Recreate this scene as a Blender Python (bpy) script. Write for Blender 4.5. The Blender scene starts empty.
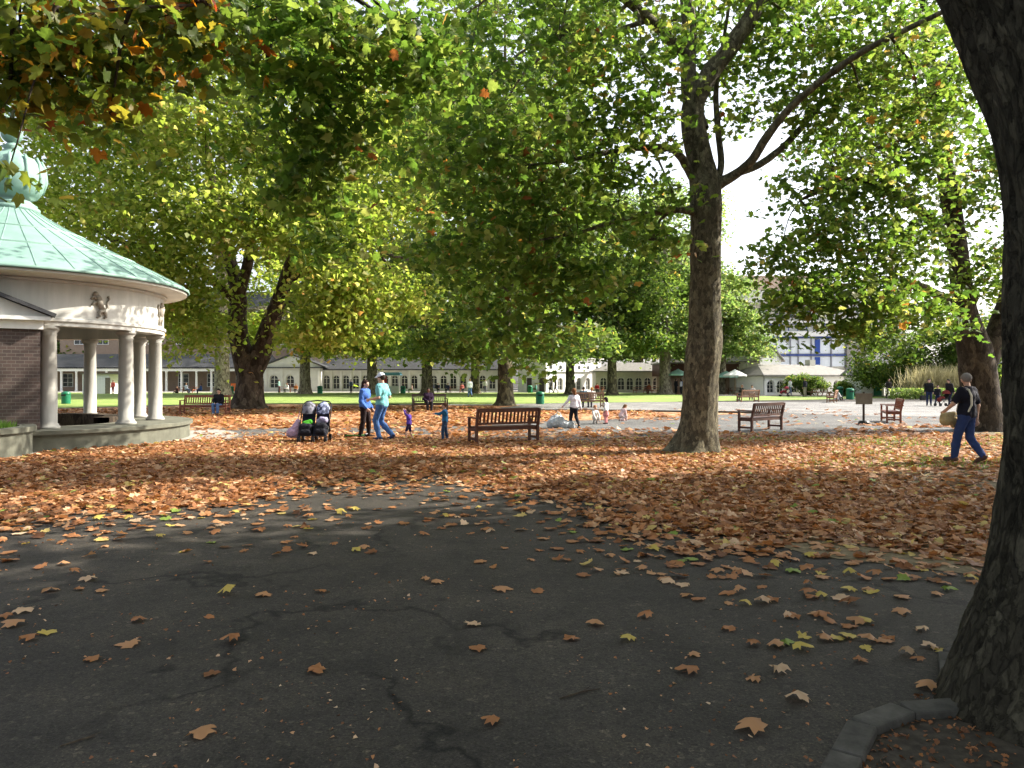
import bpy, math, random
import numpy as np
from mathutils import Vector, Matrix
R = math.radians
random.seed(7)
rng = np.random.default_rng(11)
S = bpy.context.scene
COL = S.collection

# ------------------------------------------------------------------ camera, sky, sun, exposure
F, HOR, EYE = 740.0, 380.0, 1.63
cam = bpy.data.cameras.new('camera'); camo = bpy.data.objects.new('camera', cam); COL.objects.link(camo)
camo.location = (0, 0, EYE); camo.rotation_euler = (R(90), 0, 0)
cam.sensor_width = 36; cam.lens = F / 1024 * 36; cam.shift_y = -4 / 1024
cam.clip_start = .05; cam.clip_end = 3000
S.camera = camo
SUN_EL, SUN_AZ = R(37), R(74)          # azimuth from +Y towards +X
sdir = Vector((math.cos(SUN_EL) * math.sin(SUN_AZ), math.cos(SUN_EL) * math.cos(SUN_AZ), math.sin(SUN_EL)))
wd = bpy.data.worlds.new('World'); S.world = wd; wd.use_nodes = True
nt = wd.node_tree; bg = nt.nodes['Background']; sky = nt.nodes.new('ShaderNodeTexSky')
sky.sky_type = 'NISHITA'; sky.sun_disc = False; sky.sun_elevation = SUN_EL; sky.sun_rotation = SUN_AZ
sky.air_density = 1.0; sky.dust_density = 3.0; sky.ozone_density = 1.0
hz = nt.nodes.new('ShaderNodeHueSaturation'); hz.inputs['Saturation'].default_value = .4      # thin bright cloud: a whiter sky
nt.links.new(sky.outputs[0], hz.inputs['Color']); nt.links.new(hz.outputs[0], bg.inputs[0]); bg.inputs[1].default_value = .15
sl = bpy.data.lights.new('sun', 'SUN'); sl.energy = 5.0; sl.angle = R(.5); sl.color = (1, .93, .82)
so = bpy.data.objects.new('sun', sl); COL.objects.link(so); so.rotation_euler = sdir.to_track_quat('Z', 'Y').to_euler()
so.location = sdir * 100
S.view_settings.view_transform = 'Standard'; S.view_settings.look = 'None'
S.view_settings.exposure = 1.38; S.view_settings.gamma = 1; S.view_settings.use_curve_mapping = False
S.render.engine = 'CYCLES'
cy = S.cycles
cy.max_bounces = 8; cy.diffuse_bounces = 4; cy.glossy_bounces = 2; cy.transmission_bounces = 6; cy.transparent_max_bounces = 4
cy.use_denoising = True; cy.use_adaptive_sampling = True; cy.adaptive_threshold = .03
cy.sample_clamp_indirect = 6

def P(px, py, d):                       # a bearing and a distance turned into a place
    return ((px - 512) / F * d, d, EYE + (HOR - py) / F * d)
def G(px, py):
    d = EYE * F / (py - HOR); return ((px - 512) / F * d, d)

# ------------------------------------------------------------------ materials
def nodes(name):
    m = bpy.data.materials.new(name); m.use_nodes = True
    t = m.node_tree; b = t.nodes['Principled BSDF']
    return m, t, b
def nd(t, typ, **kw):
    n = t.nodes.new('ShaderNode' + typ)
    for k, v in kw.items():
        if k in n.inputs: n.inputs[k].default_value = v
        else: setattr(n, k, v)
    return n
def ramp(t, stops, interp='LINEAR'):
    r = t.nodes.new('ShaderNodeValToRGB'); cr = r.color_ramp; cr.interpolation = interp
    while len(cr.elements) < len(stops): cr.elements.new(.5)
    for e, (p, c) in zip(cr.elements, stops):
        e.position = p; e.color = (c[0], c[1], c[2], 1)
    return r
def coords(t, scale=(1, 1, 1)):
    tc = t.nodes.new('ShaderNodeTexCoord'); mp = t.nodes.new('ShaderNodeMapping')
    mp.inputs['Scale'].default_value = scale; t.links.new(tc.outputs['Object'], mp.inputs[0]); return mp.outputs[0]
def add_bump(t, b, h, strength, dist=.01):
    n = t.nodes.new('ShaderNodeBump'); n.inputs['Strength'].default_value = strength; n.inputs['Distance'].default_value = dist
    t.links.new(h, n.inputs['Height']); t.links.new(n.outputs[0], b.inputs['Normal'])
def mulc(c, k): return tuple(min(1, x * k) for x in c)
def mat(name, col, rough=.6, var=.2, scale=6, bump=0, metal=0, spec=.3, stretch=(1, 1, 1)):
    m, t, b = nodes(name); v = coords(t, stretch)
    n = nd(t, 'TexNoise', Scale=scale, Detail=5.0, Roughness=.65); t.links.new(v, n.inputs[0])
    r = ramp(t, [(.3, mulc(col, 1 - var)), (.55, col), (.75, mulc(col, 1 + var))]); t.links.new(n.outputs[0], r.inputs[0])
    t.links.new(r.outputs[0], b.inputs['Base Color'])
    b.inputs['Roughness'].default_value = rough; b.inputs['Metallic'].default_value = metal; b.inputs['Specular IOR Level'].default_value = spec
    if bump: add_bump(t, b, n.outputs[0], bump)
    return m
def leafmat(name, stops, trans=.55, rough=.5, tv=2.2):
    m, t, b = nodes(name); a = t.nodes.new('ShaderNodeAttribute'); a.attribute_name = 'tone'
    r = ramp(t, stops); t.links.new(a.outputs['Fac'], r.inputs[0])
    t.links.new(r.outputs[0], b.inputs['Base Color']); b.inputs['Roughness'].default_value = rough; b.inputs['Specular IOR Level'].default_value = .3
    if trans:
        tr = t.nodes.new('ShaderNodeBsdfTranslucent'); mx = t.nodes.new('ShaderNodeMixShader'); mx.inputs[0].default_value = trans
        hs = t.nodes.new('ShaderNodeHueSaturation'); hs.inputs['Value'].default_value = tv; hs.inputs['Saturation'].default_value = 1.06
        t.links.new(r.outputs[0], hs.inputs['Color']); t.links.new(hs.outputs[0], tr.inputs[0])
        t.links.new(b.outputs[0], mx.inputs[1]); t.links.new(tr.outputs[0], mx.inputs[2])
        t.links.new(mx.outputs[0], t.nodes['Material Output'].inputs[0])
    return m
def bark(name, stops, scale=2.2, stretch=(1, 1, .5), bump=.6):
    m, t, b = nodes(name); v = coords(t, stretch)
    n = nd(t, 'TexNoise', Scale=scale, Detail=7.0, Roughness=.7, Distortion=.8); t.links.new(v, n.inputs[0])
    dn = nd(t, 'MixRGB'); dn.inputs[0].default_value = .16; t.links.new(v, dn.inputs[1]); t.links.new(n.outputs[1], dn.inputs[2])
    vo = nd(t, 'TexVoronoi', Scale=scale * 4.5); t.links.new(dn.outputs[0], vo.inputs[0]); sp = nd(t, 'SeparateColor'); t.links.new(vo.outputs['Color'], sp.inputs[0])
    ve = nd(t, 'TexVoronoi', Scale=scale * 4.5, feature='DISTANCE_TO_EDGE'); t.links.new(dn.outputs[0], ve.inputs[0])
    av = nd(t, 'MixRGB'); av.inputs[0].default_value = .42; t.links.new(n.outputs[0], av.inputs[1]); t.links.new(sp.outputs[0], av.inputs[2])
    n2 = nd(t, 'TexNoise', Scale=scale * 9, Detail=6.0, Roughness=.75); t.links.new(v, n2.inputs[0])
    r = ramp(t, stops); t.links.new(av.outputs[0], r.inputs[0])
    r2 = ramp(t, [(.35, (.4, .4, .4)), (.6, (1.1, 1.1, 1.1))]); t.links.new(n2.outputs[0], r2.inputs[0])
    mx = nd(t, 'MixRGB', blend_type='MULTIPLY'); mx.inputs[0].default_value = .75; t.links.new(r.outputs[0], mx.inputs[1]); t.links.new(r2.outputs[0], mx.inputs[2])
    t.links.new(mx.outputs[0], b.inputs['Base Color']); b.inputs['Roughness'].default_value = .9; b.inputs['Specular IOR Level'].default_value = .15
    er = ramp(t, [(0, (0, 0, 0)), (.12, (1, 1, 1))]); t.links.new(ve.outputs['Distance'], er.inputs[0])
    hb = nd(t, 'MixRGB'); hb.inputs[0].default_value = .5; t.links.new(n2.outputs[0], hb.inputs[1]); t.links.new(er.outputs[0], hb.inputs[2])
    add_bump(t, b, hb.outputs[0], bump, .03)
    return m
GREEN = [(0, (.038, .074, .014)), (.35, (.068, .12, .02)), (.62, (.108, .158, .025)), (.85, (.16, .19, .045)), (.95, (.24, .22, .06)), (.985, (.24, .12, .03)), (1, (.16, .06, .02))]
GREENER = [(0, (.032, .06, .014)), (.5, (.066, .105, .02)), (.8, (.11, .15, .028)), (.95, (.18, .19, .04)), (1, (.26, .17, .04))]
YELLOWER = [(0, (.075, .115, .02)), (.35, (.13, .18, .028)), (.6, (.19, .225, .04)), (.84, (.23, .245, .065)), (.95, (.3, .26, .08)), (1, (.29, .16, .05))]
TURNING = [(0, (.04, .07, .012)), (.45, (.075, .11, .018)), (.66, (.13, .14, .02)), (.78, (.27, .19, .03)), (.88, (.3, .12, .02)), (1, (.16, .035, .015))]
PALE = [(0, (.07, .12, .03)), (.5, (.12, .18, .045)), (.85, (.2, .24, .07)), (1, (.3, .27, .09))]
FALLEN = [(0, (.11, .046, .02)), (.22, (.21, .085, .032)), (.46, (.34, .15, .058)), (.68, (.43, .235, .115)), (.86, (.56, .41, .27)), (.95, (.46, .35, .08)), (1, (.18, .25, .045))]
M = dict(
 leaf=leafmat('plane_leaf_green', GREEN, .58, tv=2.1), leaf_fresh=leafmat('leaf_fresh_green', GREENER), leaf_yellow=leafmat('leaf_yellow_green', YELLOWER, .6, tv=2.5),
 leaf_turn=leafmat('leaf_turning', TURNING), leaf_pale=leafmat('leaf_pale', PALE), leaf_dark=leafmat('leaf_dark', [(0, (.012, .03, .012)), (1, (.04, .07, .025))], .25),
 fallen=leafmat('fallen_leaf', FALLEN, .18, .6),
 straw=leafmat('straw', [(0, (.25, .22, .1)), (1, (.5, .45, .28))], .3),
 grassblade=leafmat('grass_blade', [(0, (.05, .11, .015)), (1, (.13, .22, .03))], .4),
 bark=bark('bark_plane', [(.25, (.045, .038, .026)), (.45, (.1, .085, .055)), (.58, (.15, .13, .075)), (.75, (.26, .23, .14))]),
 bark_dark=bark('bark_dark', [(.3, (.03, .022, .016)), (.5, (.06, .045, .032)), (.75, (.11, .085, .06))]),
 bark_pale=bark('bark_pale', [(.3, (.12, .095, .07)), (.5, (.26, .22, .16)), (.75, (.4, .35, .26))]),
 white=mat('white_paint', (.8, .79, .75), .55, .08), drum=mat('drum_shaded_paint', (.46, .45, .41), .65, .16, 1.6, stretch=(2, 2, .25)), stone=mat('pale_stone', (.5, .48, .42), .8, .14, 3, .15), column=mat('column_shaded_paint', (.34, .33, .295), .7, .2, 2.5, .08, stretch=(2, 2, .3)),  # drum and column colours darkened to carry the tree shade
 white_dirty_shaded=mat('weathered_shaded_white', (.58, .57, .52), .7, .14, 1.2), slate=mat('slate_roof', (.055, .055, .058), .6, .3, 5, .3, stretch=(1, 1, 3)), slate_pale=mat('pale_slate', (.2, .19, .17), .7, .25, 3, .3),
 glass=mat('dark_glass', (.03, .035, .04), .12, .4, 1.5, spec=.6), glass_sky=mat('painted_sky_glass', (.76, .8, .84), .25, .1, .4, spec=.5), blue=mat('blue_panel', (.03, .075, .32), .45, .1),  # glass_sky: white sky reflection put into the base colour
 dark=mat('dark_interior', (.03, .027, .025), .9, .3), brick_tan=mat('tan_brick', (.33, .24, .18), .85, .15, 2), pink=mat('pink_sunlit_brick', (.5, .38, .3), .85, .12, 2),
 wood=mat('bench_wood', (.09, .035, .022), .55, .35, 4, .2, stretch=(1, 6, 6)), wood_red=mat('bench_wood_red', (.22, .07, .04), .5, .25, 4, .2), wood_dark=mat('bench_wood_dark', (.045, .03, .022), .6, .3, 4, .2),
 timber=mat('timber', (.22, .12, .07), .7, .3, 4), wood_grey=mat('weathered_timber', (.2, .17, .13), .8, .25, 4),
 black=mat('black_plastic', (.012, .012, .014), .5, .2), metal=mat('grey_metal', (.3, .3, .32), .4, .1, metal=.8), bin_green=mat('green_bin_paint', (.01, .14, .07), .45, .15),
 kerb=mat('kerb_granite', (.075, .07, .06), .9, .5, 7, .7), plinth=mat('plinth_stone', (.12, .12, .09), .9, .4, 2.2, .3), paving=mat('paving_stone', (.3, .28, .25), .85, .18, 1.2, .15),
 canvas=mat('canvas_green', (.3, .5, .42), .8, .08), canvas_white=mat('canvas_white', (.75, .76, .72), .8, .05), orange=mat('orange_barrier', (.8, .15, .03), .5, .1), red=mat('red_paint', (.55, .05, .04), .5, .15), lightblue=mat('light_blue', (.2, .5, .75), .6, .1), yellow=mat('yellow_cloth', (.7, .45, .08), .6, .1),
)
def brickmat(name, c1, c2, mortar, scale):
    m, t, b = nodes(name); v = coords(t)
    cx = nd(t, 'SeparateXYZ'); t.links.new(v, cx.inputs[0]); ad = nd(t, 'Math', operation='ADD'); t.links.new(cx.outputs[0], ad.inputs[0]); t.links.new(cx.outputs[1], ad.inputs[1])
    cb = nd(t, 'CombineXYZ'); t.links.new(ad.outputs[0], cb.inputs[0]); t.links.new(cx.outputs[2], cb.inputs[1])
    k = nd(t, 'TexBrick', Scale=scale); k.inputs['Color1'].default_value = (*c1, 1); k.inputs['Color2'].default_value = (*c2, 1); k.inputs['Mortar'].default_value = (*mortar, 1)
    k.inputs['Mortar Size'].default_value = .012; k.inputs['Brick Width'].default_value = .46; k.inputs['Row Height'].default_value = .16
    t.links.new(cb.outputs[0], k.inputs[0]); t.links.new(k.outputs[0], b.inputs['Base Color']); b.inputs['Roughness'].default_value = .9
    add_bump(t, b, k.outputs[1], -.5, .01); return m
M['brick'] = brickmat('purple_brown_brick', (.05, .034, .029), (.075, .048, .039), (.12, .105, .09), 2.0)
def copper():
    m, t, b = nodes('copper_verdigris'); v = coords(t)
    n = nd(t, 'TexNoise', Scale=1.6, Detail=6.0, Roughness=.6); t.links.new(coords(t, (1, 1, .4)), n.inputs[0])
    r = ramp(t, [(.25, (.13, .225, .185)), (.5, (.165, .275, .228)), (.8, (.2, .315, .262))]); t.links.new(n.outputs[0], r.inputs[0])
    t.links.new(r.outputs[0], b.inputs['Base Color']); b.inputs['Roughness'].default_value = .6; add_bump(t, b, n.outputs[0], .1)
    return m
M['copper'] = copper()
def asphalt(name, base, crack=True):
    m, t, b = nodes(name); v = coords(t)
    big = nd(t, 'TexNoise', Scale=.35, Detail=4.0, Roughness=.6); t.links.new(v, big.inputs[0])
    fine = nd(t, 'TexNoise', Scale=70.0, Detail=3.0, Roughness=.8); t.links.new(v, fine.inputs[0])
    vor = nd(t, 'TexVoronoi', Scale=90.0); t.links.new(v, vor.inputs[0])
    r = ramp(t, [(.3, mulc(base, .72)), (.5, base), (.7, mulc(base, 1.35))]); t.links.new(big.outputs[0], r.inputs[0])
    r2 = ramp(t, [(.36, (.4, .4, .4)), (.48, (.95, .95, .95)), (.58, (1.05, 1.05, 1.05)), (.68, (2.6, 2.5, 2.3))]); t.links.new(fine.outputs[0], r2.inputs[0])
    mx = nd(t, 'MixRGB', blend_type='MULTIPLY'); mx.inputs[0].default_value = 1; t.links.new(r.outputs[0], mx.inputs[1]); t.links.new(r2.outputs[0], mx.inputs[2])
    gv = nd(t, 'TexVoronoi', Scale=38.0); t.links.new(v, gv.inputs[0]); gs = nd(t, 'SeparateColor'); t.links.new(gv.outputs['Color'], gs.inputs[0])
    gr = ramp(t, [(0, (.62, .62, .62)), (.5, (1, 1, 1)), (.97, (1.08, 1.08, 1.06)), (.985, (1.9, 1.85, 1.75))]); t.links.new(gs.outputs[0], gr.inputs[0]); pt_ = nd(t, 'TexNoise', Scale=1.7, Detail=6.0, Roughness=.7); t.links.new(v, pt_.inputs[0]); pr_ = ramp(t, [(.36, (.68, .68, .68)), (.5, (1, 1, 1)), (.62, (1.25, 1.22, 1.15))]); t.links.new(pt_.outputs[0], pr_.inputs[0])
    for q in (gr, pr_):
        m_ = nd(t, 'MixRGB', blend_type='MULTIPLY'); m_.inputs[0].default_value = .85; t.links.new(mx.outputs[0], m_.inputs[1]); t.links.new(q.outputs[0], m_.inputs[2]); mx = m_
    out = mx.outputs[0]; h = fine.outputs[0]
    if crack:
        cn = nd(t, 'TexNoise', Scale=.23, Detail=7.0, Roughness=.55); t.links.new(v, cn.inputs[0])
        s = nd(t, 'Math', operation='SUBTRACT'); s.inputs[1].default_value = .47; t.links.new(cn.outputs[0], s.inputs[0])
        a = nd(t, 'Math', operation='ABSOLUTE'); t.links.new(s.outputs[0], a.inputs[0])
        cr = ramp(t, [(0, (.2, .2, .2)), (.0025, (.3, .3, .3)), (.006, (1, 1, 1))]); t.links.new(a.outputs[0], cr.inputs[0])
        mk = nd(t, 'TexNoise', Scale=.5, Detail=2.0); t.links.new(v, mk.inputs[0]); mr = ramp(t, [(.4, (0, 0, 0)), (.5, (1, 1, 1))]); t.links.new(mk.outputs[0], mr.inputs[0])
        m2 = nd(t, 'MixRGB', blend_type='MULTIPLY'); t.links.new(mr.outputs[0], m2.inputs[0]); t.links.new(out, m2.inputs[1]); t.links.new(cr.outputs[0], m2.inputs[2]); out = m2.outputs[0]
    t.links.new(out, b.inputs['Base Color']); b.inputs['Roughness'].default_value = .8; b.inputs['Specular IOR Level'].default_value = .25
    add_bump(t, b, h, .6, .006); return m
M['asphalt'] = asphalt('asphalt', (.041, .036, .03)); M['asphalt_path'] = asphalt('path_asphalt', (.11, .108, .105), False); M['plaza'] = asphalt('pale_plaza', (.19, .185, .18), False)
def litter(name, ground, cover, scale=7.0):
    """bed of fallen leaves over earth: each cell is one leaf colour"""
    m, t, b = nodes(name); v = coords(t)
    dn = nd(t, 'TexNoise', Scale=9.0, Detail=2.0); t.links.new(v, dn.inputs[0])
    ml = nd(t, 'MixRGB'); ml.inputs[0].default_value = .12; t.links.new(v, ml.inputs[1]); t.links.new(dn.outputs[1], ml.inputs[2])
    vo = nd(t, 'TexVoronoi', Scale=scale); t.links.new(ml.outputs[0], vo.inputs[0])
    sp = nd(t, 'SeparateColor'); t.links.new(vo.outputs['Color'], sp.inputs[0])
    r = ramp(t, FALLEN[:5] + [(1, (.3, .13, .05))]); t.links.new(sp.outputs[0], r.inputs[0])
    pn = nd(t, 'TexNoise', Scale=.8, Detail=6.0, Roughness=.7); t.links.new(v, pn.inputs[0])
    pr = ramp(t, [(cover - .06, (0, 0, 0)), (cover + .06, (1, 1, 1))]); t.links.new(pn.outputs[0], pr.inputs[0])
    gn = nd(t, 'TexNoise', Scale=14.0, Detail=6.0, Roughness=.7); t.links.new(v, gn.inputs[0])
    gr = ramp(t, [(.3, mulc(ground, .5)), (.5, ground), (.7, mulc(ground, 1.6))]); t.links.new(gn.outputs[0], gr.inputs[0])
    mx = nd(t, 'MixRGB'); t.links.new(pr.outputs[0], mx.inputs[0]); t.links.new(r.outputs[0], mx.inputs[1]); t.links.new(gr.outputs[0], mx.inputs[2])
    t.links.new(mx.outputs[0], b.inputs['Base Color']); b.inputs['Roughness'].default_value = .85; b.inputs['Specular IOR Level'].default_value = .15
    add_bump(t, b, sp.outputs[1], .8, .03); return m
M['litter'] = litter('leaf_litter', (.12, .085, .05), .62); M['soil'] = litter('bare_soil', (.15, .12, .072), .36, 9.0); M['pit'] = litter('tree_pit_soil', (.05, .042, .033), .3, 14.0)
def lawnmat():
    m, t, b = nodes('lawn'); v = coords(t)
    a = nd(t, 'TexNoise', Scale=.25, Detail=6.0, Roughness=.7); t.links.new(v, a.inputs[0])
    r = ramp(t, [(.3, (.13, .2, .032)), (.5, (.19, .265, .05)), (.7, (.26, .32, .075))]); t.links.new(a.outputs[0], r.inputs[0])
    t.links.new(r.outputs[0], b.inputs['Base Color']); b.inputs['Roughness'].default_value = .9
    f = nd(t, 'TexNoise', Scale=25.0, Detail=3.0); t.links.new(v, f.inputs[0]); add_bump(t, b, f.outputs[0], .8, .05); return m
M['lawn'] = lawnmat()
SKIN = mat('skin', (.5, .3, .22), .5, .06); SKIN_D = mat('skin_dark', (.12, .06, .04), .5, .06)
_cl = {}
def cloth(c):
    if c not in _cl: _cl[c] = mat('cloth_%d' % len(_cl), c, .85, .18, 9, .15, spec=.15)
    return _cl[c]

# ------------------------------------------------------------------ mesh helpers
class MB:
    def __init__(s): s.v = []; s.f = []; s.m = []
    def add(s, vs, fs, mi=0):
        o = len(s.v); s.v += [tuple(x) for x in vs]; s.f += [tuple(i + o for i in f) for f in fs]; s.m += [mi] * len(fs); return s
    def box(s, c, size, rz=0, mi=0, rx=0, ry=0):
        h = [x / 2 for x in size]; rot = Matrix.Rotation(rz, 3, 'Z') @ Matrix.Rotation(rx, 3, 'X') @ Matrix.Rotation(ry, 3, 'Y')
        vs = [rot @ Vector((sx * h[0], sy * h[1], sz * h[2])) + Vector(c) for sx in (-1, 1) for sy in (-1, 1) for sz in (-1, 1)]
        return s.add(vs, [(0, 1, 3, 2), (4, 6, 7, 5), (0, 4, 5, 1), (2, 3, 7, 6), (0, 2, 6, 4), (1, 5, 7, 3)], mi)
    def bar(s, a, b, w, h=None, mi=0):
        a, b = Vector(a), Vector(b); d = b - a; L = d.length; q = d.to_track_quat('Y', 'Z').to_matrix(); c = (a + b) / 2; h = h or w
        vs = [q @ Vector((sx * w / 2, sy * L / 2, sz * h / 2)) + c for sx in (-1, 1) for sy in (-1, 1) for sz in (-1, 1)]
        return s.add(vs, [(0, 1, 3, 2), (4, 6, 7, 5), (0, 4, 5, 1), (2, 3, 7, 6), (0, 2, 6, 4), (1, 5, 7, 3)], mi)
    def tube(s, pts, rad, n=10, mi=0, jit=0, caps=True):
        pts = [Vector(p) for p in pts]; N = len(pts); vs = []
        if not hasattr(rad, '__len__'): rad = [rad] * N
        t0 = (pts[1] - pts[0]).normalized(); up = Vector((1, 0, 0)) if abs(t0.x) < .9 else Vector((0, 1, 0)); u = t0.cross(up).normalized()
        for i in range(N):
            t = (pts[min(i + 1, N - 1)] - pts[max(i - 1, 0)]).normalized(); u = (u - t * u.dot(t)).normalized(); w = t.cross(u)
            for k in range(n):
                a = 2 * math.pi * k / n; r = rad[i] * (1 + (random.uniform(-jit, jit) if jit else 0)); vs.append(pts[i] + u * (r * math.cos(a)) + w * (r * math.sin(a)))
        fs = [(i * n + k, i * n + (k + 1) % n, (i + 1) * n + (k + 1) % n, (i + 1) * n + k) for i in range(N - 1) for k in range(n)]
        if caps: fs += [tuple(range(n))[::-1], tuple((N - 1) * n + k for k in range(n))]
        return s.add(vs, fs, mi)
    def lathe(s, prof, n=32, c=(0, 0, 0), mi=0, a0=0, a1=2 * math.pi):
        full = abs(a1 - a0 - 2 * math.pi) < 1e-6; m = n if full else n + 1
        vs = [(c[0] + r * math.cos(a0 + (a1 - a0) * k / n), c[1] + r * math.sin(a0 + (a1 - a0) * k / n), c[2] + z) for r, z in prof for k in range(m)]
        fs = [(i * m + k, i * m + (k + 1) % m, (i + 1) * m + (k + 1) % m, (i + 1) * m + k) for i in range(len(prof) - 1) for k in range(n)]
        return s.add(vs, fs, mi)
    def prism(s, poly, y0, y1, mi=0):      # outline in x,z pushed along y
        n = len(poly); vs = [(x, y0, z) for x, z in poly] + [(x, y1, z) for x, z in poly]
        return s.add(vs, [tuple(range(n)), tuple(range(n, 2 * n))[::-1]] + [(i, i + n, (i + 1) % n + n, (i + 1) % n) for i in range(n)], mi)
    def ell(s, c, r, n=12, mi=0):
        vs = []; m = n // 2
        for i in range(m + 1):
            th = math.pi * i / m
            for k in range(n):
                a = 2 * math.pi * k / n; vs.append((c[0] + r[0] * math.sin(th) * math.cos(a), c[1] + r[1] * math.sin(th) * math.sin(a), c[2] + r[2] * math.cos(th)))
        return s.add(vs, [(i * n + k, (i + 1) * n + k, (i + 1) * n + (k + 1) % n, i * n + (k + 1) % n) for i in range(m) for k in range(n)], mi)
    def build(s, name, mats, parent=None, smooth=False, bevel=0):
        me = bpy.data.meshes.new(name); me.from_pydata(s.v, [], s.f)
        for m in (mats if isinstance(mats, (list, tuple)) else [mats]): me.materials.append(m)
        me.polygons.foreach_set('material_index', s.m)
        import bmesh
        b = bmesh.new(); b.from_mesh(me); bmesh.ops.recalc_face_normals(b, faces=b.faces[:]); b.to_mesh(me); b.free()
        if smooth: me.polygons.foreach_set('use_smooth', [True] * len(me.polygons))
        me.update(); return link(name, me, parent, bevel)
def link(name, me, parent=None, bevel=0):
    o = bpy.data.objects.new(name, me); COL.objects.link(o); o.parent = parent
    if bevel:
        mod = o.modifiers.new('bevel', 'BEVEL'); mod.width = bevel; mod.segments = 2; mod.limit_method = 'ANGLE'
    return o
def tag(o, label=None, cat=None, group=None, kind=None):
    if label: o['label'] = label
    if cat: o['category'] = cat
    if group: o['group'] = group
    if kind: o['kind'] = kind
    return o
def thing(name, label, cat, loc=(0, 0, 0), rz=0, group=None):
    o = bpy.data.objects.new(name, None); COL.objects.link(o); o.location = loc; o.rotation_euler = (0, 0, rz); o.empty_display_size = .2
    return tag(o, label, cat, group)
def copy_tree(o, parent=None):
    c = o.copy(); COL.objects.link(c); c.parent = parent
    for ch in o.children: copy_tree(ch, c)
    return c
def dup(src, loc, rz, label, group=None):
    c = copy_tree(src); c.location = loc; c.rotation_euler = (0, 0, rz); c['label'] = label
    if group: c['group'] = group
    return c
def np_mesh(name, V, Fc, m, tone=None, smooth=False):
    me = bpy.data.meshes.new(name); k = Fc.shape[1]
    me.vertices.add(len(V)); me.vertices.foreach_set('co', V.astype(np.float32).ravel())
    me.loops.add(Fc.size); me.loops.foreach_set('vertex_index', Fc.astype(np.int32).ravel())
    me.polygons.add(len(Fc)); me.polygons.foreach_set('loop_start', np.arange(len(Fc), dtype=np.int32) * k)
    if smooth: me.polygons.foreach_set('use_smooth', np.ones(len(Fc), bool))
    if tone is not None:
        a = me.attributes.new('tone', 'FLOAT', 'FACE'); a.data.foreach_set('value', tone.astype(np.float32))
    me.materials.append(m); me.update(calc_edges=True); me.validate(); return me

# ---- noise
_tab = rng.random((64, 64, 64))
def vnoise(x, y, z=None):
    x = np.asarray(x, float); y = np.asarray(y, float); z = np.zeros_like(x) if z is None else np.asarray(z, float)
    xi, yi, zi = np.floor(x).astype(int), np.floor(y).astype(int), np.floor(z).astype(int)
    fx, fy, fz = x - xi, y - yi, z - zi; fx = fx * fx * (3 - 2 * fx); fy = fy * fy * (3 - 2 * fy); fz = fz * fz * (3 - 2 * fz); out = 0
    for a in (0, 1):
        for b in (0, 1):
            for c in (0, 1):
                out = out + _tab[(xi + a) & 63, (yi + b) & 63, (zi + c) & 63] * (fx if a else 1 - fx) * (fy if b else 1 - fy) * (fz if c else 1 - fz)
    return out
def fbm(x, y, z=None, o=4):
    s, a, t = 0, 1, 0
    for i in range(o):
        k = 2 ** i; s = s + a * vnoise(x * k + 7 * i, y * k + 3 * i, None if z is None else z * k); t += a; a *= .5
    return s / t

# ---- leaves
def leaf_template(kind):
    if kind == 'lobed':
        half = [(.1, -.04), (.27, -.1), (.36, .06), (.56, .18), (.45, .34), (.52, .62), (.27, .58), (.17, .82)]
        out = [(0, .03)] + half + [(0, 1.0)] + [(-x, y) for x, y in half[::-1]]
        c = (0, .36); n = len(out)
        V = np.array([(c[0], c[1], .0)] + [(x, y, -.26 * abs(x) ** 1.3 - .25 * (y - .36) ** 2) for x, y in out])
        Fc = np.array([(0, 1 + i, 1 + (i + 1) % n) for i in range(n)])
    else:
        V = np.array([(0, 0, 0), (.52, .2, -.12), (.3, .58, -.06), (0, 1, -.08), (-.3, .58, -.06), (-.52, .2, -.12)])
        Fc = np.array([(0, 1, 2, 3), (0, 3, 4, 5)])
    return V, Fc
def leaves(pos, size, tilt, tone, kind='simple', flat_yaw=None):
    """tilt: per leaf lean of the blade away from level, radians"""
    V, Fc = leaf_template(kind); N = len(pos)
    yaw = rng.uniform(0, 2 * np.pi, N); roll = rng.normal(0, 1, N) * tilt; pit = rng.normal(0, 1, N) * tilt - tilt * .5
    cz, sz, cx, sx, cy_, sy = np.cos(yaw), np.sin(yaw), np.cos(pit), np.sin(pit), np.cos(roll), np.sin(roll)
    T = V[None] * np.asarray(size)[:, None, None]; T = T - np.array([0, .36, 0]) * np.asarray(size)[:, None, None]
    T = T * np.stack([rng.uniform(.72, 1.12, N), rng.uniform(.85, 1.1, N), rng.uniform(-.8, 2.2, N)], 1)[:, None, :]; T = T + rng.normal(0, .045, T.shape) * np.asarray(size)[:, None, None] * np.array([1, 1, .8])
    x, y, z = T[..., 0], T[..., 1], T[..., 2]
    x, z = x * cy_[:, None] + z * sy[:, None], -x * sy[:, None] + z * cy_[:, None]
    y, z = y * cx[:, None] - z * sx[:, None], y * sx[:, None] + z * cx[:, None]
    x, y = x * cz[:, None] - y * sz[:, None], x * sz[:, None] + y * cz[:, None]
    out = np.stack([x, y, z], -1) + pos[:, None, :]
    FF = (Fc[None] + (np.arange(N) * len(V))[:, None, None]).reshape(-1, Fc.shape[1])
    return out.reshape(-1, 3), FF, np.repeat(tone, len(Fc))

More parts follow.
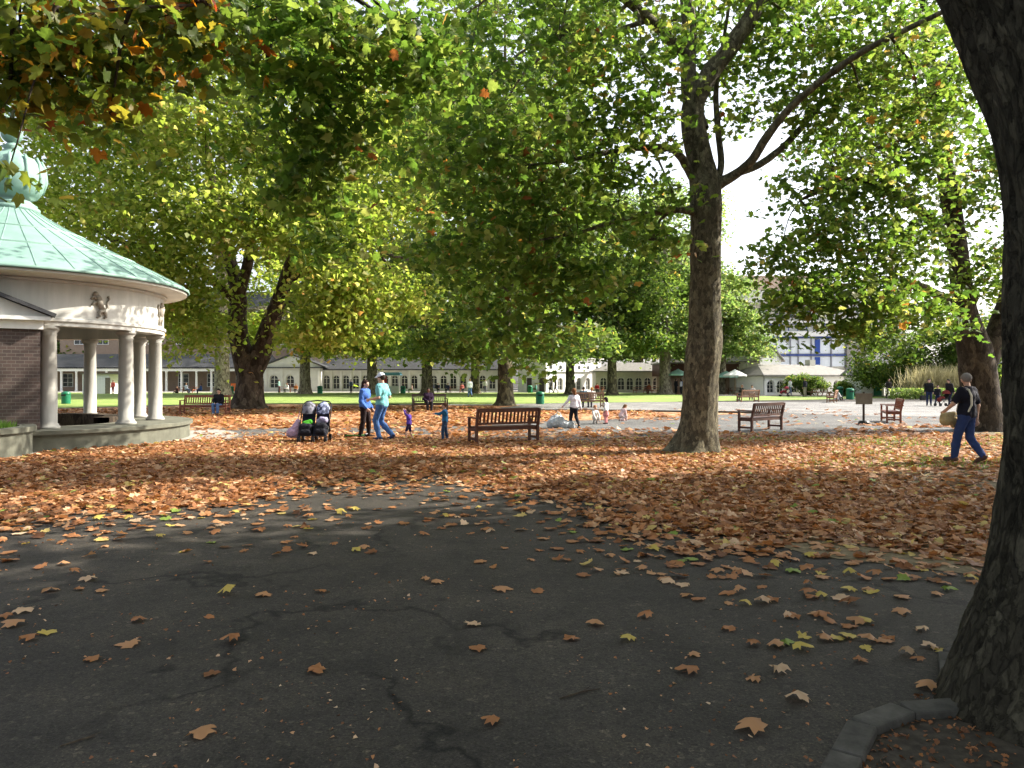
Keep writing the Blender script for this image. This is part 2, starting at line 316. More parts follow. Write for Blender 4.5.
def spray_points(clumps):
    """leaf places of a crown: flat drooping sprays spread through each clump; returns points and the spray centres per clump"""
    pts = []; cents = []; tv = []
    for (cx, cy_, cz, rx, ry, rz, ns, nl, sp) in clumps:
        u = rng.normal(size=(ns, 3)); u /= np.linalg.norm(u, axis=1)[:, None]; rr = rng.random(ns) ** (1 / 2.6)
        c = np.array([cx, cy_, cz]) + u * rr[:, None] * np.array([rx, ry, rz]); cents.append(c)
        n = rng.poisson(nl, ns) + 1; idx = np.repeat(np.arange(ns), n); k = len(idx)
        d = rng.normal(size=(k, 3)) * np.array([sp, sp, sp * .38])
        dirs = rng.uniform(0, 6.28, ns); L = rng.normal(size=k) * sp * .8; d[:, 0] += np.cos(dirs[idx]) * L; d[:, 1] += np.sin(dirs[idx]) * L
        d[:, 2] -= .35 * (d[:, 0] ** 2 + d[:, 1] ** 2) / max(sp, .05)*.5
        pts.append(c[idx] + d); tv.append(np.clip(.5 * rng.random(ns)[idx] + .55 * rng.random(k), 0, 1))
    return np.concatenate(pts), cents, np.concatenate(tv)

def smooth_path(pts, k=4):
    """Catmull-Rom through (x,y,z,r)"""
    p = [np.array(q, float) for q in pts]; p = [2 * p[0] - p[1]] + p + [2 * p[-1] - p[-2]]; out = []
    for i in range(1, len(p) - 2):
        for j in range(k):
            t = j / k; out.append(.5 * ((2 * p[i]) + (-p[i - 1] + p[i + 1]) * t + (2 * p[i - 1] - 5 * p[i] + 4 * p[i + 1] - p[i + 2]) * t * t + (-p[i - 1] + 3 * p[i] - 3 * p[i + 1] + p[i + 2]) * t ** 3))
    out.append(p[-2]); return out
def stem_mesh(mb, pts, n, k=4, rough=.06, lobes=0, fissure=0):
    q = smooth_path(pts, k); V = []; N = len(q); Pp = [Vector(a[:3]) for a in q]
    t0 = (Pp[1] - Pp[0]).normalized(); u = t0.cross(Vector((0, 1, 0)) if abs(t0.y) < .9 else Vector((1, 0, 0))).normalized()
    for i in range(N):
        t = (Pp[min(i + 1, N - 1)] - Pp[max(i - 1, 0)]).normalized(); u = (u - t * u.dot(t)).normalized(); w = t.cross(u)
        a = np.arange(n) * 2 * np.pi / n; r0 = max(q[i][3], .004)
        base = np.array(Pp[i])[None] + np.outer(np.cos(a), np.array(u)) * r0 + np.outer(np.sin(a), np.array(w)) * r0
        nz = fbm(base[:, 0] * 2.2 / max(r0, .12) * .35 + 20, base[:, 1] * 2.2 / max(r0, .12) * .35 + 9, base[:, 2] * 1.1 + 5, 3) - .5
        rr = r0 * (1 + rough * 2 * nz)
        if fissure:
            zz = base[:, 2]; wv = fbm(np.cos(a) * 3 + 11, np.sin(a) * 3 + 17, zz * 1.3, 3) * 1.4; ff = fbm(np.cos(a + wv * .3) * 7.5 + 30, np.sin(a + wv * .3) * 7.5 + 30, zz * 1.5 + wv, 4); rr = rr - fissure * np.clip(1 - np.abs(ff - .5) * 14, 0, 1) + fissure * .9 * (fbm(np.cos(a) * 14 + 50, np.sin(a) * 14 + 50, zz * 5, 3) - .5)
        if lobes: rr = rr * (1 + lobes * max(0, 1 - i / (k * 2.2)) * np.sin(a * 5 + 1.2))
        V += list(np.array(Pp[i])[None] + np.outer(np.cos(a) * rr, np.array(u)) + np.outer(np.sin(a) * rr, np.array(w)))
    fs = [(i * n + j, i * n + (j + 1) % n, (i + 1) * n + (j + 1) % n, (i + 1) * n + j) for i in range(N - 1) for j in range(n)] + [tuple((N - 1) * n + j for j in range(n))]
    mb.add(V, fs)
def tree(name, label, base, stems, clumps, lmat, bmat, lsize=.2, kind='simple', group=None, n=14, tilt=.55, twigs=3, linkz=-1, links=True, tone_shift=0, rough=.06, lobes=0, cat='tree', kstep=4, fissure=0):
    root = thing(name, label, cat, (base[0], base[1], 0), 0, group); B = np.array([base[0], base[1], 0])
    mb = MB(); skel = []
    for i, st in enumerate(stems):
        loc = [(p[0] - B[0], p[1] - B[1], p[2], p[3]) for p in st]; stem_mesh(mb, loc, n if i == 0 else max(7, int(n * .7)), kstep, rough, lobes if i == 0 else 0, fissure if i == 0 else 0)
        skel += [q for q in smooth_path(st, 3)[(4 if i == 0 else 1):]]
    skel = np.array(skel)
    pts, cents, tv = spray_points(clumps)
    if links:
        for cl, cs in zip(clumps, cents):
            c = np.array(cl[:3]); dd = np.linalg.norm(skel[:, :3] - c, axis=1) + np.where(skel[:, 2] > c[2] + 2.5, 1.5, 0) + np.where(skel[:, 2] < linkz, 50, 0); j = int(np.argmin(dd)); a = skel[j]
            L = np.linalg.norm(a[:3] - c); r0 = min(a[3] * .55, .02 + .018 * L); mid = (a[:3] + c) / 2 + np.array([0, 0, .12 * L]) + rng.normal(size=3) * .06 * L
            pth = smooth_path([(*a[:3], r0), (*mid, r0 * .7), (*c, r0 * .35)], 4)
            mb.tube([q[:3] - B for q in pth], [q[3] for q in pth], 6)
            for e in cs[:twigs]:
                m2 = (c + e) / 2 + np.array([0, 0, .1 * np.linalg.norm(c - e)]) + rng.normal(size=3) * .05
                mb.tube([c - B, m2 - B, e - B], [r0 * .32, r0 * .22, .006], 4)
    mb.build('trunk', bmat, root, smooth=True)
    V, Fc, T = leaves(pts - B, lsize * rng.uniform(.6, 1.25, len(pts)), tilt, np.clip(tv + tone_shift, 0, 1), kind)
    me = np_mesh('crown', V, Fc, lmat, T); link('crown', me, root)
    return root
def fill(c, r, n, cr, ns, nl, sp, low=-1.0, shell=2.2, full=0):
    out = []
    while len(out) < n:
        u = rng.normal(size=3); u /= np.linalg.norm(u)
        if u[2] < low: continue
        if full: u = np.sign(u) * np.abs(u) ** .62
        q = np.array(c) + u * rng.random() ** (1 / shell) * np.array(r); k = cr * rng.uniform(.7, 1.3)
        out.append((*q, k, k, k * .7, ns, nl, sp))
    return out

# ================================================================== ground
def sheet(name, poly, z, m, jit=.0, step=.6, kind='structure'):
    pts = []
    for i, a in enumerate(poly):
        b = poly[(i + 1) % len(poly)]; L = math.dist(a, b); k = max(1, int(L / step)) if jit else 1
        for j in range(k):
            t = j / k; pts.append((a[0] + (b[0] - a[0]) * t + (random.uniform(-jit, jit) if jit and j else 0), a[1] + (b[1] - a[1]) * t + (random.uniform(-jit, jit) if jit and j else 0)))
    mb = MB(); mb.add([(x, y, z) for x, y in pts], [tuple(range(len(pts)))]); o = mb.build(name, m); o['kind'] = kind; return o
sheet('ground', [(-400, -60), (400, -60), (400, 900), (-400, 900)], 0, M['asphalt'])
sheet('footpath', [G(-500, 436), G(60, 430), G(330, 428), G(480, 425), G(640, 416.5), G(780, 413), G(1100, 411), G(1100, 424), G(900, 433), G(800, 436), G(700, 440), G(545, 441), G(470, 444), G(300, 447), G(220, 446), G(130, 452), G(-200, 470)], .004, M['asphalt_path'], .12)
sheet('plaza', [G(400, 402.5), G(1500, 401), G(1500, 421), G(860, 416), (G(800, 413)), G(720, 411), G(470, 411.3), G(400, 412)], .008, M['plaza'], .1, 2)
sheet('leaf_bed', [G(-300, 418), G(60, 409), G(240, 404.5), G(480, 405.5), G(520, 405.5), G(480, 411), G(720, 411.5), G(755, 413.5), G(600, 420), G(480, 424), G(380, 426.5), G(250, 428), G(60, 428), G(-300, 434)], .014, M['litter'], .15)
sheet('earth_bed', [G(560, 452), G(610, 446), G(690, 441), G(800, 437), G(900, 433), (30, 24), (30, 6), G(1040, 600), G(985, 577), G(900, 566), G(760, 541), G(680, 520), G(600, 490), G(560, 465)], .006, M['soil'], .2, .5)
X_ = lambda px, d: (px - 512) / F * d
sheet('lawn', [G(-1200, 398), (-110, 95), (X_(648, 95), 95), (X_(700, 74), 74), (60, 74), G(850, 398.5), G(800, 400), G(640, 402.3), G(480, 404.5), G(240, 403.5), G(60, 408), G(-600, 412)], .02, M['lawn'], .3, 2)
sheet('pavement', [(-120, 79), (75, 79), (90, 140), (-120, 140)], .006, M['paving'])
# granite edging along the leaf bed
for a, b in ((G(478, 411.2), G(600, 411.3)), (G(600, 411.3), G(760, 413.6))):
    mb = MB(); mb.bar((*a, .03), (*b, .03), .12, .14); tag(mb.build('kerb', M['kerb']), kind='structure')
# pale band of paving that curls round the rotunda and the planter
RC = (-13.52, 20.0)
mb = MB(); mb.lathe([(4.3, .012), (5.75, .012)], 90, (*RC, 0), a0=R(-150), a1=R(120)); tag(mb.build('paving', M['paving']), kind='structure')

# ================================================================== rotunda
pav = thing('rotunda_pavilion', 'round white pavilion with green copper roof, urn and columns', 'pavilion', (*RC, 0))
mb = MB(); mb.lathe([(4.42, -.05), (4.42, .37), (4.5, .38), (4.5, .48), (2.65, .48), (2.65, .1), (.02, .1)], 96); mb.build('plinth', M['plinth'], pav, bevel=.012)
mb = MB(); mb.lathe([(2.64, .1), (2.64, .62), (2.2, .62), (2.2, .1)], 64, a0=R(0), a1=R(200)); mb.build('inner_bench', M['bark_dark'], pav)
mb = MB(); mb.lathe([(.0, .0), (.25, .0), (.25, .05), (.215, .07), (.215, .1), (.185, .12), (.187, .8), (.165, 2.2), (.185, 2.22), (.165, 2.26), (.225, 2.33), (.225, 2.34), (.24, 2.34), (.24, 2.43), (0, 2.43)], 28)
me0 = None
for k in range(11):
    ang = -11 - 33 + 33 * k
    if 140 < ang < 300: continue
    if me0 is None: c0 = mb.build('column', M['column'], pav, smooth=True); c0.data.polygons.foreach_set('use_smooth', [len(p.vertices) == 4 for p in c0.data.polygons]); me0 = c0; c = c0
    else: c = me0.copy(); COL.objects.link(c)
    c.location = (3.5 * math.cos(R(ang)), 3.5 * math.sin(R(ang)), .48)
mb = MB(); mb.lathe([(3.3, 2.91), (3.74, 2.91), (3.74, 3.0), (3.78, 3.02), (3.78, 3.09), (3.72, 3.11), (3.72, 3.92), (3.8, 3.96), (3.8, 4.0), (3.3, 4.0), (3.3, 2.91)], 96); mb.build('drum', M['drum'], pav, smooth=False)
mb = MB(); mb.lathe([(0.01, 3.35), (3.29, 3.35)], 64); mb.build('ceiling', M['white_dirty_shaded'], pav)
mb = MB(); mb.lathe([(3.6, 4.0), (4.28, 4.05), (4.34, 4.08), (4.34, 4.13)], 96); mb.build('soffit', M['white_dirty_shaded'], pav)
prof = [(4.40, 4.135), (4.42, 4.16), (4.40, 4.21), (4.25, 4.29), (3.6, 4.63), (2.8, 5.02), (2.0, 5.4), (1.3, 5.76), (.85, 6.03), (.6, 6.2)]
mb = MB(); mb.lathe(prof, 96); rf = mb.build('roof', M['copper'], pav, smooth=True)
mb = MB()
for k in range(36):
    a = 2 * math.pi * k / 36; mb.tube([(r * math.cos(a), r * math.sin(a), z + .004) for r, z in prof[2:]], .013, 5)
for r, z in ((3.0, 4.925), (1.75, 5.525)): mb.lathe([(r + .03, z - .02), (r + .025, z + .025), (r - .03, z + .035)], 96)
mb.build('standing_seam', M['copper'], rf)
mb = MB(); mb.lathe([(.62, 6.15), (.66, 6.2), (.66, 6.27), (.55, 6.32), (.6, 6.36), (.5, 6.42), (.42, 6.5), (.6, 6.58), (.72, 6.75), (.78, 7.0), (.78, 7.25), (.74, 7.45), (.64, 7.58), (.4, 7.68), (.24, 7.76), (.17, 7.86), (.25, 7.92), (.14, 7.98), (.1, 8.04)], 40)
for k in range(12):
    a = 2 * math.pi * k / 12; mb.tube([(.7 * math.cos(a), .7 * math.sin(a), 6.72), (.77 * math.cos(a), .77 * math.sin(a), 7.05), (.74 * math.cos(a), .74 * math.sin(a), 7.45), (.68 * math.cos(a), .68 * math.sin(a), 7.62)], [.04, .07, .06, .03], 6)
ur = mb.build('urn', M['copper'], pav, smooth=True)
mb = MB(); mb.ell((0, 0, 0), (.26, .26, .25), 24); mb.lathe([(.1, .22), (.13, .28), (.05, .32), (.04, .52), (.07, .56), (0, .67)], 16)
for a in range(4): mb.tube([(.03 * math.cos(a * 1.57), .03 * math.sin(a * 1.57), .37), (.2 * math.cos(a * 1.57), .2 * math.sin(a * 1.57), .44), (.24 * math.cos(a * 1.57), .24 * math.sin(a * 1.57), .35)], [.03, .03, .02], 6)
mb.build('finial', M['copper'], ur, smooth=True).location = (0, 0, 8.27)
def lion(ang, flip):
    """rampant lion in plaster relief on the drum"""
    mb = MB()
    def seg(pts, rad):
        mb.tube([(3.725 - (x * x) / 7.5 + .02, x * flip, 3.5 + z) for x, z in pts], rad, 8)
    seg([(.05, .14), (.0, .0), (-.07, -.16)], [.1, .085, .07]); seg([(.05, .14), (.1, .25)], [.1, .07]); mb.ell((3.745, .13 * flip, 3.5 + .29), (.05, .085, .08), 10)
    seg([(.08, .13), (.2, .2), (.27, .13)], [.05, .035, .03]); seg([(.05, .06), (.19, .04), (.25, -.04)], [.05, .035, .03])
    seg([(-.07, -.16), (.04, -.24), (.0, -.36), (.1, -.38)], [.07, .055, .03, .03]); seg([(-.08, -.15), (-.16, -.26), (-.2, -.37), (-.12, -.39)], [.07, .05, .03, .03])
    seg([(-.12, -.12), (-.25, -.08), (-.22, .08), (-.3, .17), (-.25, .25)], [.02, .02, .02, .025, .04]); seg([(.16, .27), (.21, .25)], [.045, .03])
    o = mb.build('lion_relief', M['stone_lion'], pav, smooth=True); o.rotation_euler = (0, 0, R(ang)); o.scale = (1, .85, .85); o.location = (0, 0, 3.5 * .15); return o
M['stone_lion'] = mat('dark_plaster', (.3, .27, .22), .85, .2, 9)
lion(-27, -1); lion(12, 1)
# brick wing with its own cornice and gable
u = Vector((-.83, -.55)).normalized(); w = Vector((-u.y * -1, u.x * 1)); w = Vector((-.55, .83)).normalized()
wrz = math.atan2(u.y, u.x)
wing = Vector((-10.93 - RC[0], 17.15 - RC[1]))
def wbox(mb, t0, t1, s0, s1, z0, z1, mi=0):
    c = wing + u * (t0 + t1) / 2 + w * (s0 + s1) / 2; mb.box((c.x, c.y, (z0 + z1) / 2), (t1 - t0, s1 - s0, z1 - z0), math.atan2(u.y, u.x), mi)
mb = MB(); wbox(mb, 0, 5, 0, 2.2, 0, 2.8); mb.build('brick_wall', M['brick'], pav)
mb = MB(); wbox(mb, -.06, 5.1, -.06, 2.25, 2.803, 3.0); wbox(mb, -.2, 5.2, -.2, 2.3, 3.003, 3.09); mb.build('cornice', M['white'], pav)
def wpt(t, s, z): c = wing + u * t + w * s; return (c.x, c.y, z)
mb = MB(); vs = [wpt(-.2, -.12, 3.093), wpt(5.2, -.12, 3.093), wpt(2.5, -.12, 4.2), wpt(-.2, 2.3, 3.093), wpt(5.2, 2.3, 3.093), wpt(2.5, 2.3, 4.2)]
mb.add(vs, [(0, 1, 2), (5, 4, 3), (0, 2, 5, 3), (2, 1, 4, 5)]); mb.build('gable', M['white_dirty_shaded'], pav)
mb = MB(); mb.bar(wpt(-.3, -.1, 3.12), wpt(2.5, -.1, 4.27), .34, .08); mb.bar(wpt(-.3, 1.2, 3.15), wpt(2.5, 1.2, 4.3), 2.3, .05); mb.build('wing_roof', M['slate'], pav)
# planter
pl = thing('curved_planter', 'low curved stone planter of grass beside the brick wall', 'planter', (-12.3, 15.6, 0))
mb = MB(); mb.lathe([(1.85, -.05), (1.85, .5), (1.92, .51), (1.92, .62), (1.6, .62), (1.6, .5)], 64); mb.build('wall', M['plinth'], pl)
mb = MB(); mb.lathe([(0.001, .6), (1.59, .56)], 40); mb.build('soil', M['lawn'], pl)
N = 2500; a = rng.uniform(0, 6.28, N); r = 1.55 * rng.random(N) ** .5
def blades(pos, h, m, name, parent=None, wdt=.012):
    n = len(pos); yaw = rng.uniform(0, 6.28, n); dx, dy = np.cos(yaw), np.sin(yaw); ln = rng.normal(0, .35, (n, 2)) * h[:, None]
    b0 = pos + np.stack([dx * wdt, dy * wdt, 0 * dx], 1); b1 = pos - np.stack([dx * wdt, dy * wdt, 0 * dx], 1); tp = pos + np.stack([ln[:, 0], ln[:, 1], h], 1)
    V = np.stack([b0, b1, tp], 1).reshape(-1, 3); Fc = np.arange(3 * n).reshape(-1, 3); return link(name, np_mesh(name, V, Fc, m, rng.random(n)), parent)
tag(blades(np.stack([r * np.cos(a), r * np.sin(a), .58 + 0 * r], 1), rng.uniform(.06, .2, N), M['grassblade'], 'grass', pl), kind='stuff')
mb = MB(); mb.lathe([(1.92, .016), (2.55, .016)], 64, (-12.3, 15.6, 0)); tag(mb.build('paving', M['paving']), kind='structure')

# ================================================================== far buildings
def arch_pts(c, w, zs, n=10): return [(c + w * math.cos(math.pi * k / n), zs + w * math.sin(math.pi * k / n)) for k in range(n + 1)]
def arched_wall(mb, x0, x1, H, cs, w, zs, y, dep=.25, z0=0):
    """front sheet with real arched openings and their reveals"""
    edges = [x0] + [(a + b) / 2 for a, b in zip(cs, cs[1:])] + [x1]
    for i, c in enumerate(cs):
        a, b = edges[i], edges[i + 1]; q = lambda p: [(x, y, z) for x, z in p]
        mb.add(q([(a, 0), (c - w, 0), (c - w, H), (a, H)]), [(0, 1, 2, 3)]); mb.add(q([(c + w, 0), (b, 0), (b, H), (c + w, H)]), [(0, 1, 2, 3)])
        ap = arch_pts(c, w, zs); mb.add(q([(c - w, H), (c + w, H)] + ap), [tuple(range(len(ap) + 2))])
        rim = [(c + w, z0)] + ap + [(c - w, z0)]; k = len(rim)
        mb.add([(x, y, z) for x, z in rim] + [(x, y + dep, z) for x, z in rim], [(j, j + 1, j + 1 + k, j + k) for j in range(k - 1)])
        if z0 > 0: mb.add(q([(c - w, 0), (c + w, 0), (c + w, z0), (c - w, z0)]), [(0, 1, 2, 3)])
def arch_window(parent, xs, y, w, zs, z0, label=None):
    mb = MB(); o = [(w, z0)] + arch_pts(0, w, zs) + [(-w, z0)]; k = w * .82; i_ = [(k, z0 + .06)] + arch_pts(0, k, zs) + [(-k, z0 + .06)]; n = len(o)
    mb.add([(x, 0, z) for x, z in o] + [(x, 0, z) for x, z in i_], [(j, (j + 1) % n, (j + 1) % n + n, j + n) for j in range(n)])
    mb.box((0, -.02, (z0 + zs + w) / 2), (.07, .04, zs + w - z0 - .1)); mb.box((0, -.021, zs), (2 * k, .04, .06)); mb.box((0, -.021, (z0 + zs) / 2), (2 * k, .04, .05))
    f = mb.build('window', M['white_dirty_shaded'], parent); f.location = (xs[0], y, 0)
    mb = MB(); mb.add([(x, .03, z) for x, z in i_], [tuple(range(n))]); mb.build('pane', M['glass'], f)
    for x in xs[1:]: c = copy_tree(f, parent); c.location = (x, y, 0)
def sash(parent, pts, y, w, h, frame='white', pane='glass', bars=(2, 3)):
    mb = MB(); t = .09
    for sx in (-1, 1): mb.box((sx * (w / 2 - t / 2), 0, 0), (t, .08, h))
    for sz in (-1, 1): mb.box((0, 0, sz * (h / 2 - t / 2)), (w - 2 * t - .002, .08, t))
    for k in range(1, bars[0]): mb.box((-w / 2 + w * k / bars[0], .01, 0), (.05, .05, h - 2 * t - .002))
    for k in range(1, bars[1]): mb.box((0, .012, -h / 2 + h * k / bars[1]), (w - 2 * t - .004, .05, .05))
    f = mb.build('window', M[frame], parent); mb = MB(); mb.box((0, .03, 0), (w - .1, .02, h - .1)); mb.build('pane', M[pane], f)
    for i, (x, z) in enumerate(pts):
        o = f if i == 0 else copy_tree(f, parent); o.location = (x, y, z)
def roof_slab(parent, x0, x1, y0, z0, z1, run, m, hipL=0, hipR=0, over=.4, name='roof', back=True):
    mb = MB(); A = [(x0 - over, y0 - over, z0), (x1 + over, y0 - over, z0), (x1 - hipR, y0 + run, z1), (x0 + hipL, y0 + run, z1), (x0 - over, y0 + 2 * run + over, z0), (x1 + over, y0 + 2 * run + over, z0)]
    A += [(x, y, z - .18) for x, y, z in (A[0], A[1], A[5], A[4])]
    mb.add(A, [(0, 1, 2, 3), (3, 2, 5, 4), (0, 3, 4), (1, 5, 2), (0, 6, 7, 1), (1, 7, 8, 5), (5, 8, 9, 4), (4, 9, 6, 0), (6, 9, 8, 7)]); return mb.build(name, m, parent)
def X(px, d): return (px - 512) / F * d
D = 106.0
# open colonnade on the left
b = thing('colonnade', 'long low colonnade with slate roof and slim white columns, left end', 'colonnade', (0, D, 0))
x0, x1 = X(-60, D), X(262, D)
mb = MB(); mb.box(((x0 + x1) / 2, 4.2, 1.6), (x1 - x0, .3, 3.2)); mb.build('back_wall', M['brick_tan'], b)
mb = MB(); mb.box(((x0 + x1) / 2, -.05, 3.1), (x1 - x0, .35, .42)); mb.box(((x0 + x1) / 2, -.15, 3.37), (x1 - x0, .5, .1)); mb.build('entablature', M['white'], b)
roof_slab(b, x0, x1, 0, 3.45, 5.5, 4.2, M['slate'])
mb = MB(); mb.lathe([(.22, 0), (.22, .15), (.17, .2), (.15, 2.7), (.2, 2.78), (.2, 2.885), (0, 2.886)], 12); c0 = mb.build('column', M['white'], b, smooth=True)
n = int((x1 - x0) / 2.15)
for k in range(n + 1):
    c = c0 if k == 0 else c0.copy()
    if k: COL.objects.link(c)
    c.location = (x0 + .2 + k * 2.15, 0, 0)
sash(b, [(x0 + 3 + 4.3 * k, 1.6) for k in range(10)], 4.02, 1.6, 2, 'white')
# brick house behind it
b = thing('brick_house', 'brown brick house with white sash windows behind the colonnade', 'house', (0, 124, 0))
x0, x1 = X(60, 124), X(292, 124); mb = MB(); mb.box(((x0 + x1) / 2, 5, 6.5), (x1 - x0, 10, 13)); mb.build('wall', M['brick_tan'], b)
mb = MB(); mb.box(((x0 + x1) / 2, 5, 13.2), (x1 - x0 + .6, 10.6, .4)); mb.build('cornice', M['white'], b); roof_slab(b, x0, x1, 0, 13.6, 17, 5, M['slate'], 4, 4)
sash(b, [(X(px, 124), z) for px in (80, 103, 126, 154, 182, 206, 240, 262, 280) for z in (8.7, 12 - .4)], -.05, 1.9, 2.3)
# sunlit brick house: the sunlight is put into a paler, pinker brick colour
b = thing('sunlit_house', 'sunlit brick house coloured pale pink, with arched window beside the gabled lodge', 'house', (0, 122, 0)); tb_ = R(30); b.rotation_euler = (0, 0, tb_); b.location = (X(292.5, 122) * (1 - math.cos(tb_)), 122 - X(292.5, 122) * math.sin(tb_), 0)
x0, x1 = X(292.5, 122), X(360, 122); mb = MB(); arched_wall(mb, x0, X(312, 122), 8.9, [X(303, 122)], 1.9, 6.1, 0, .4, 5.3); mb.box(((x0 + x1) / 2, 5.5, 6.5), (x1 - x0, 10, 13)); mb.box(((X(312, 122) + x1) / 2, .2, 4.45), (x1 - X(312, 122), .6, 8.9)); mb.box(((x0 + x1) / 2, .25, 10.95), (x1 - x0, .5, 4.1)); mb.build('wall', M['pink'], b)
arch_window(b, [X(303, 122)], .3, 1.85, 6.1, 5.3); sash(b, [(X(px, 122), z) for px in (321, 337) for z in (8.4, 11.6)] + [(X(329, 122), 6.2)], -.15, 1.9, 2.2)
roof_slab(b, x0, x1, 0, 13, 16, 5, M['slate'], 4, 4)
# gabled lodge
D2 = 104.5
b = thing('gabled_lodge', 'white gabled lodge with three arched windows and a dark roof', 'lodge', (0, D2, 0))
x0, x1 = X(263, D2), X(320.5, D2); xc = X(292, D2); mb = MB(); arched_wall(mb, x0, x1, 3.3, [X(274, D2), X(290, D2), X(307, D2)], .62, 1.75, 0, .25, .5); mb.build('wall', M['white_dirty_shaded'], b)
mb = MB(); mb.box((x0 + .13, 3, 1.65), (.25, 5.4, 3.3)); mb.box((x1 - .13, 3, 1.65), (.25, 5.4, 3.3))
for px in (266, 282, 298, 318): mb.box((X(px, D2), -.06, 1.65), (.3, .12, 3.28))
mb.build('side_wall', M['white_dirty_shaded'], b); arch_window(b, [X(274, D2), X(290, D2), X(307, D2)], .2, .61, 1.75, .5)
mb = MB(); mb.prism([(x0 - .3, 3.45), (x1 + .3, 3.45), (xc, 5.1)], -.1, .1); mb.ell((xc, -.12, 4.15), (.25, .06, .3), 14); mb.build('pediment', M['white_dirty_shaded'], b)
mb = MB(); mb.box(((x0 + x1) / 2, -.12, 3.38), (x1 - x0 + .5, .5, .14)); mb.build('cornice', M['slate'], b)
mb = MB(); mb.bar((x0 - .8, 2, 3.42), (xc, 2, 5.28), 4.6, .16); mb.bar((x1 + .8, 2, 3.42), (xc, 2, 5.281), 4.6, .16); mb.build('roof', M['slate'], b)
# arcade
b = thing('arcade', 'long low arcade of many arched windows under a dark slate roof', 'arcade', (0, D, 0))
x0, x1 = X(321.5, D), X(507, D); n = 19; cs = [x0 + .7 + (x1 - x0 - 1.4) * k / (n - 1) for k in range(n)]
mb = MB(); arched_wall(mb, x0, x1, 3.1, cs, .5, 1.85, 0, .3, .35)
for a, c in zip(cs, cs[1:]): mb.box(((a + c) / 2, -.08, 1.5), (.3, .16, 3.0))
mb.box(((x0 + x1) / 2, -.1, 3.05), (x1 - x0, .26, .12)); mb.build('wall', M['white_dirty_shaded'], b); arch_window(b, cs, .22, .49, 1.85, .35)
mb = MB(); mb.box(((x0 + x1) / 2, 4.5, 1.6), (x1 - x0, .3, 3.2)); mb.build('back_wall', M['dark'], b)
roof_slab(b, x0, x1, 0, 3.2, 5.0, 4.3, M['slate'])
# taller white hall, its long face turned towards the sun
D3 = 98
b = thing('white_hall', 'two storey white hall with round upper windows and arched lower windows', 'hall', (X(546, D3), D3, 0), R(42))
Lw = 11.0; cs = [.9 + k * 1.84 for k in range(6)]
mb = MB(); arched_wall(mb, 0, Lw, 2.75, cs, .45, 1.5, 0, .25, .3); mb.box((Lw / 2, .125, 3.63), (Lw, .25, 1.75)); mb.box((Lw / 2, -.05, 2.82), (Lw, .3, .12)); mb.box((Lw - .13, 3, 2.25), (.25, 5.4, 4.5)); mb.build('front_wall', M['white'], b)
mb = MB(); mb.box((.13, 2.9, 2.25), (.25, 5.2, 4.5)); mb.box((-.03, 2.9, 2.82), (.1, 5.2, .12)); mb.build('side_wall', M['white_dirty_shaded'], b)  # greyer white on this face puts its shade into the colour
arch_window(b, cs, .2, .44, 1.5, .3)
mb = MB(); mb.tube([(0, -.03, 0), (0, .02, 0)], .34, 20); f = mb.build('round_window', M['white_dirty_shaded'], b); mb = MB(); mb.tube([(0, -.045, 0), (0, -.032, 0)], .26, 20); mb.build('pane', M['glass'], f)
for i, c in enumerate(cs): o = f if i == 0 else copy_tree(f, b); o.location = (c, 0, 3.35)
mb = MB(); mb.box((0, .8, .95), (.1, .9, 1.9)); mb.box((0, 3.2, .95), (.1, .9, 1.9)); mb.build('door', M['wood_dark'], b)
mb = MB(); mb.box((Lw / 2, 2.8, 4.6), (Lw + .6, 6.2, .16)); mb.build('roof', M['white_dirty_shaded'], b)
# hip-roofed range
D4 = 98
b = thing('hip_roofed_range', 'low range with grey hipped roof and arched windows behind wooden benches', 'building', (0, D4, 0))
x0, x1 = X(596, D4), X(664, D4); cs = [x0 + 1.0 + (x1 - x0 - 2) * k / 6 for k in range(7)]
mb = MB(); arched_wall(mb, x0, x1, 2.7, cs, .5, 1.5, 0, .25, .3); mb.box((x0 + .12, 2.5, 1.35), (.24, 4.6, 2.7)); mb.build('wall', M['stone'], b); arch_window(b, cs, .2, .49, 1.5, .3); roof_slab(b, x0, x1, 0, 2.85, 4.0, 2.6, M['slate_pale'], 2.6, 0)
# cafe kiosk
D5 = 92
b = thing('cafe_kiosk', 'brown brick cafe with a flat timber canopy and open hatch', 'kiosk', (0, D5, 0))
x0, x1 = X(664, D5), X(758, D5); mb = MB(); mb.box(((x0 + x1) / 2, 2.5, 1.05), (x1 - x0, 4.6, 2.1)); mb.build('wall', M['brick_tan'], b)
mb = MB(); mb.box(((x0 + x1) / 2, 1.9, 2.85), (x1 - x0 + 1, 6.5, 1.5)); mb.build('fascia', M['wood'], b)
mb = MB(); mb.box(((x0 + x1) / 2, 1.9, 3.7), (x1 - x0 + 1.3, 7, .18)); mb.build('roof', M['slate_pale'], b)
mb = MB(); mb.box((X(752, D5), .15, 1.0), (1.0, .12, 2.0)); mb.build('door', M['timber'], b); sash(b, [(X(p, D5), 1.3) for p in (690, 712, 740)], .15, 2.0, 1.3)
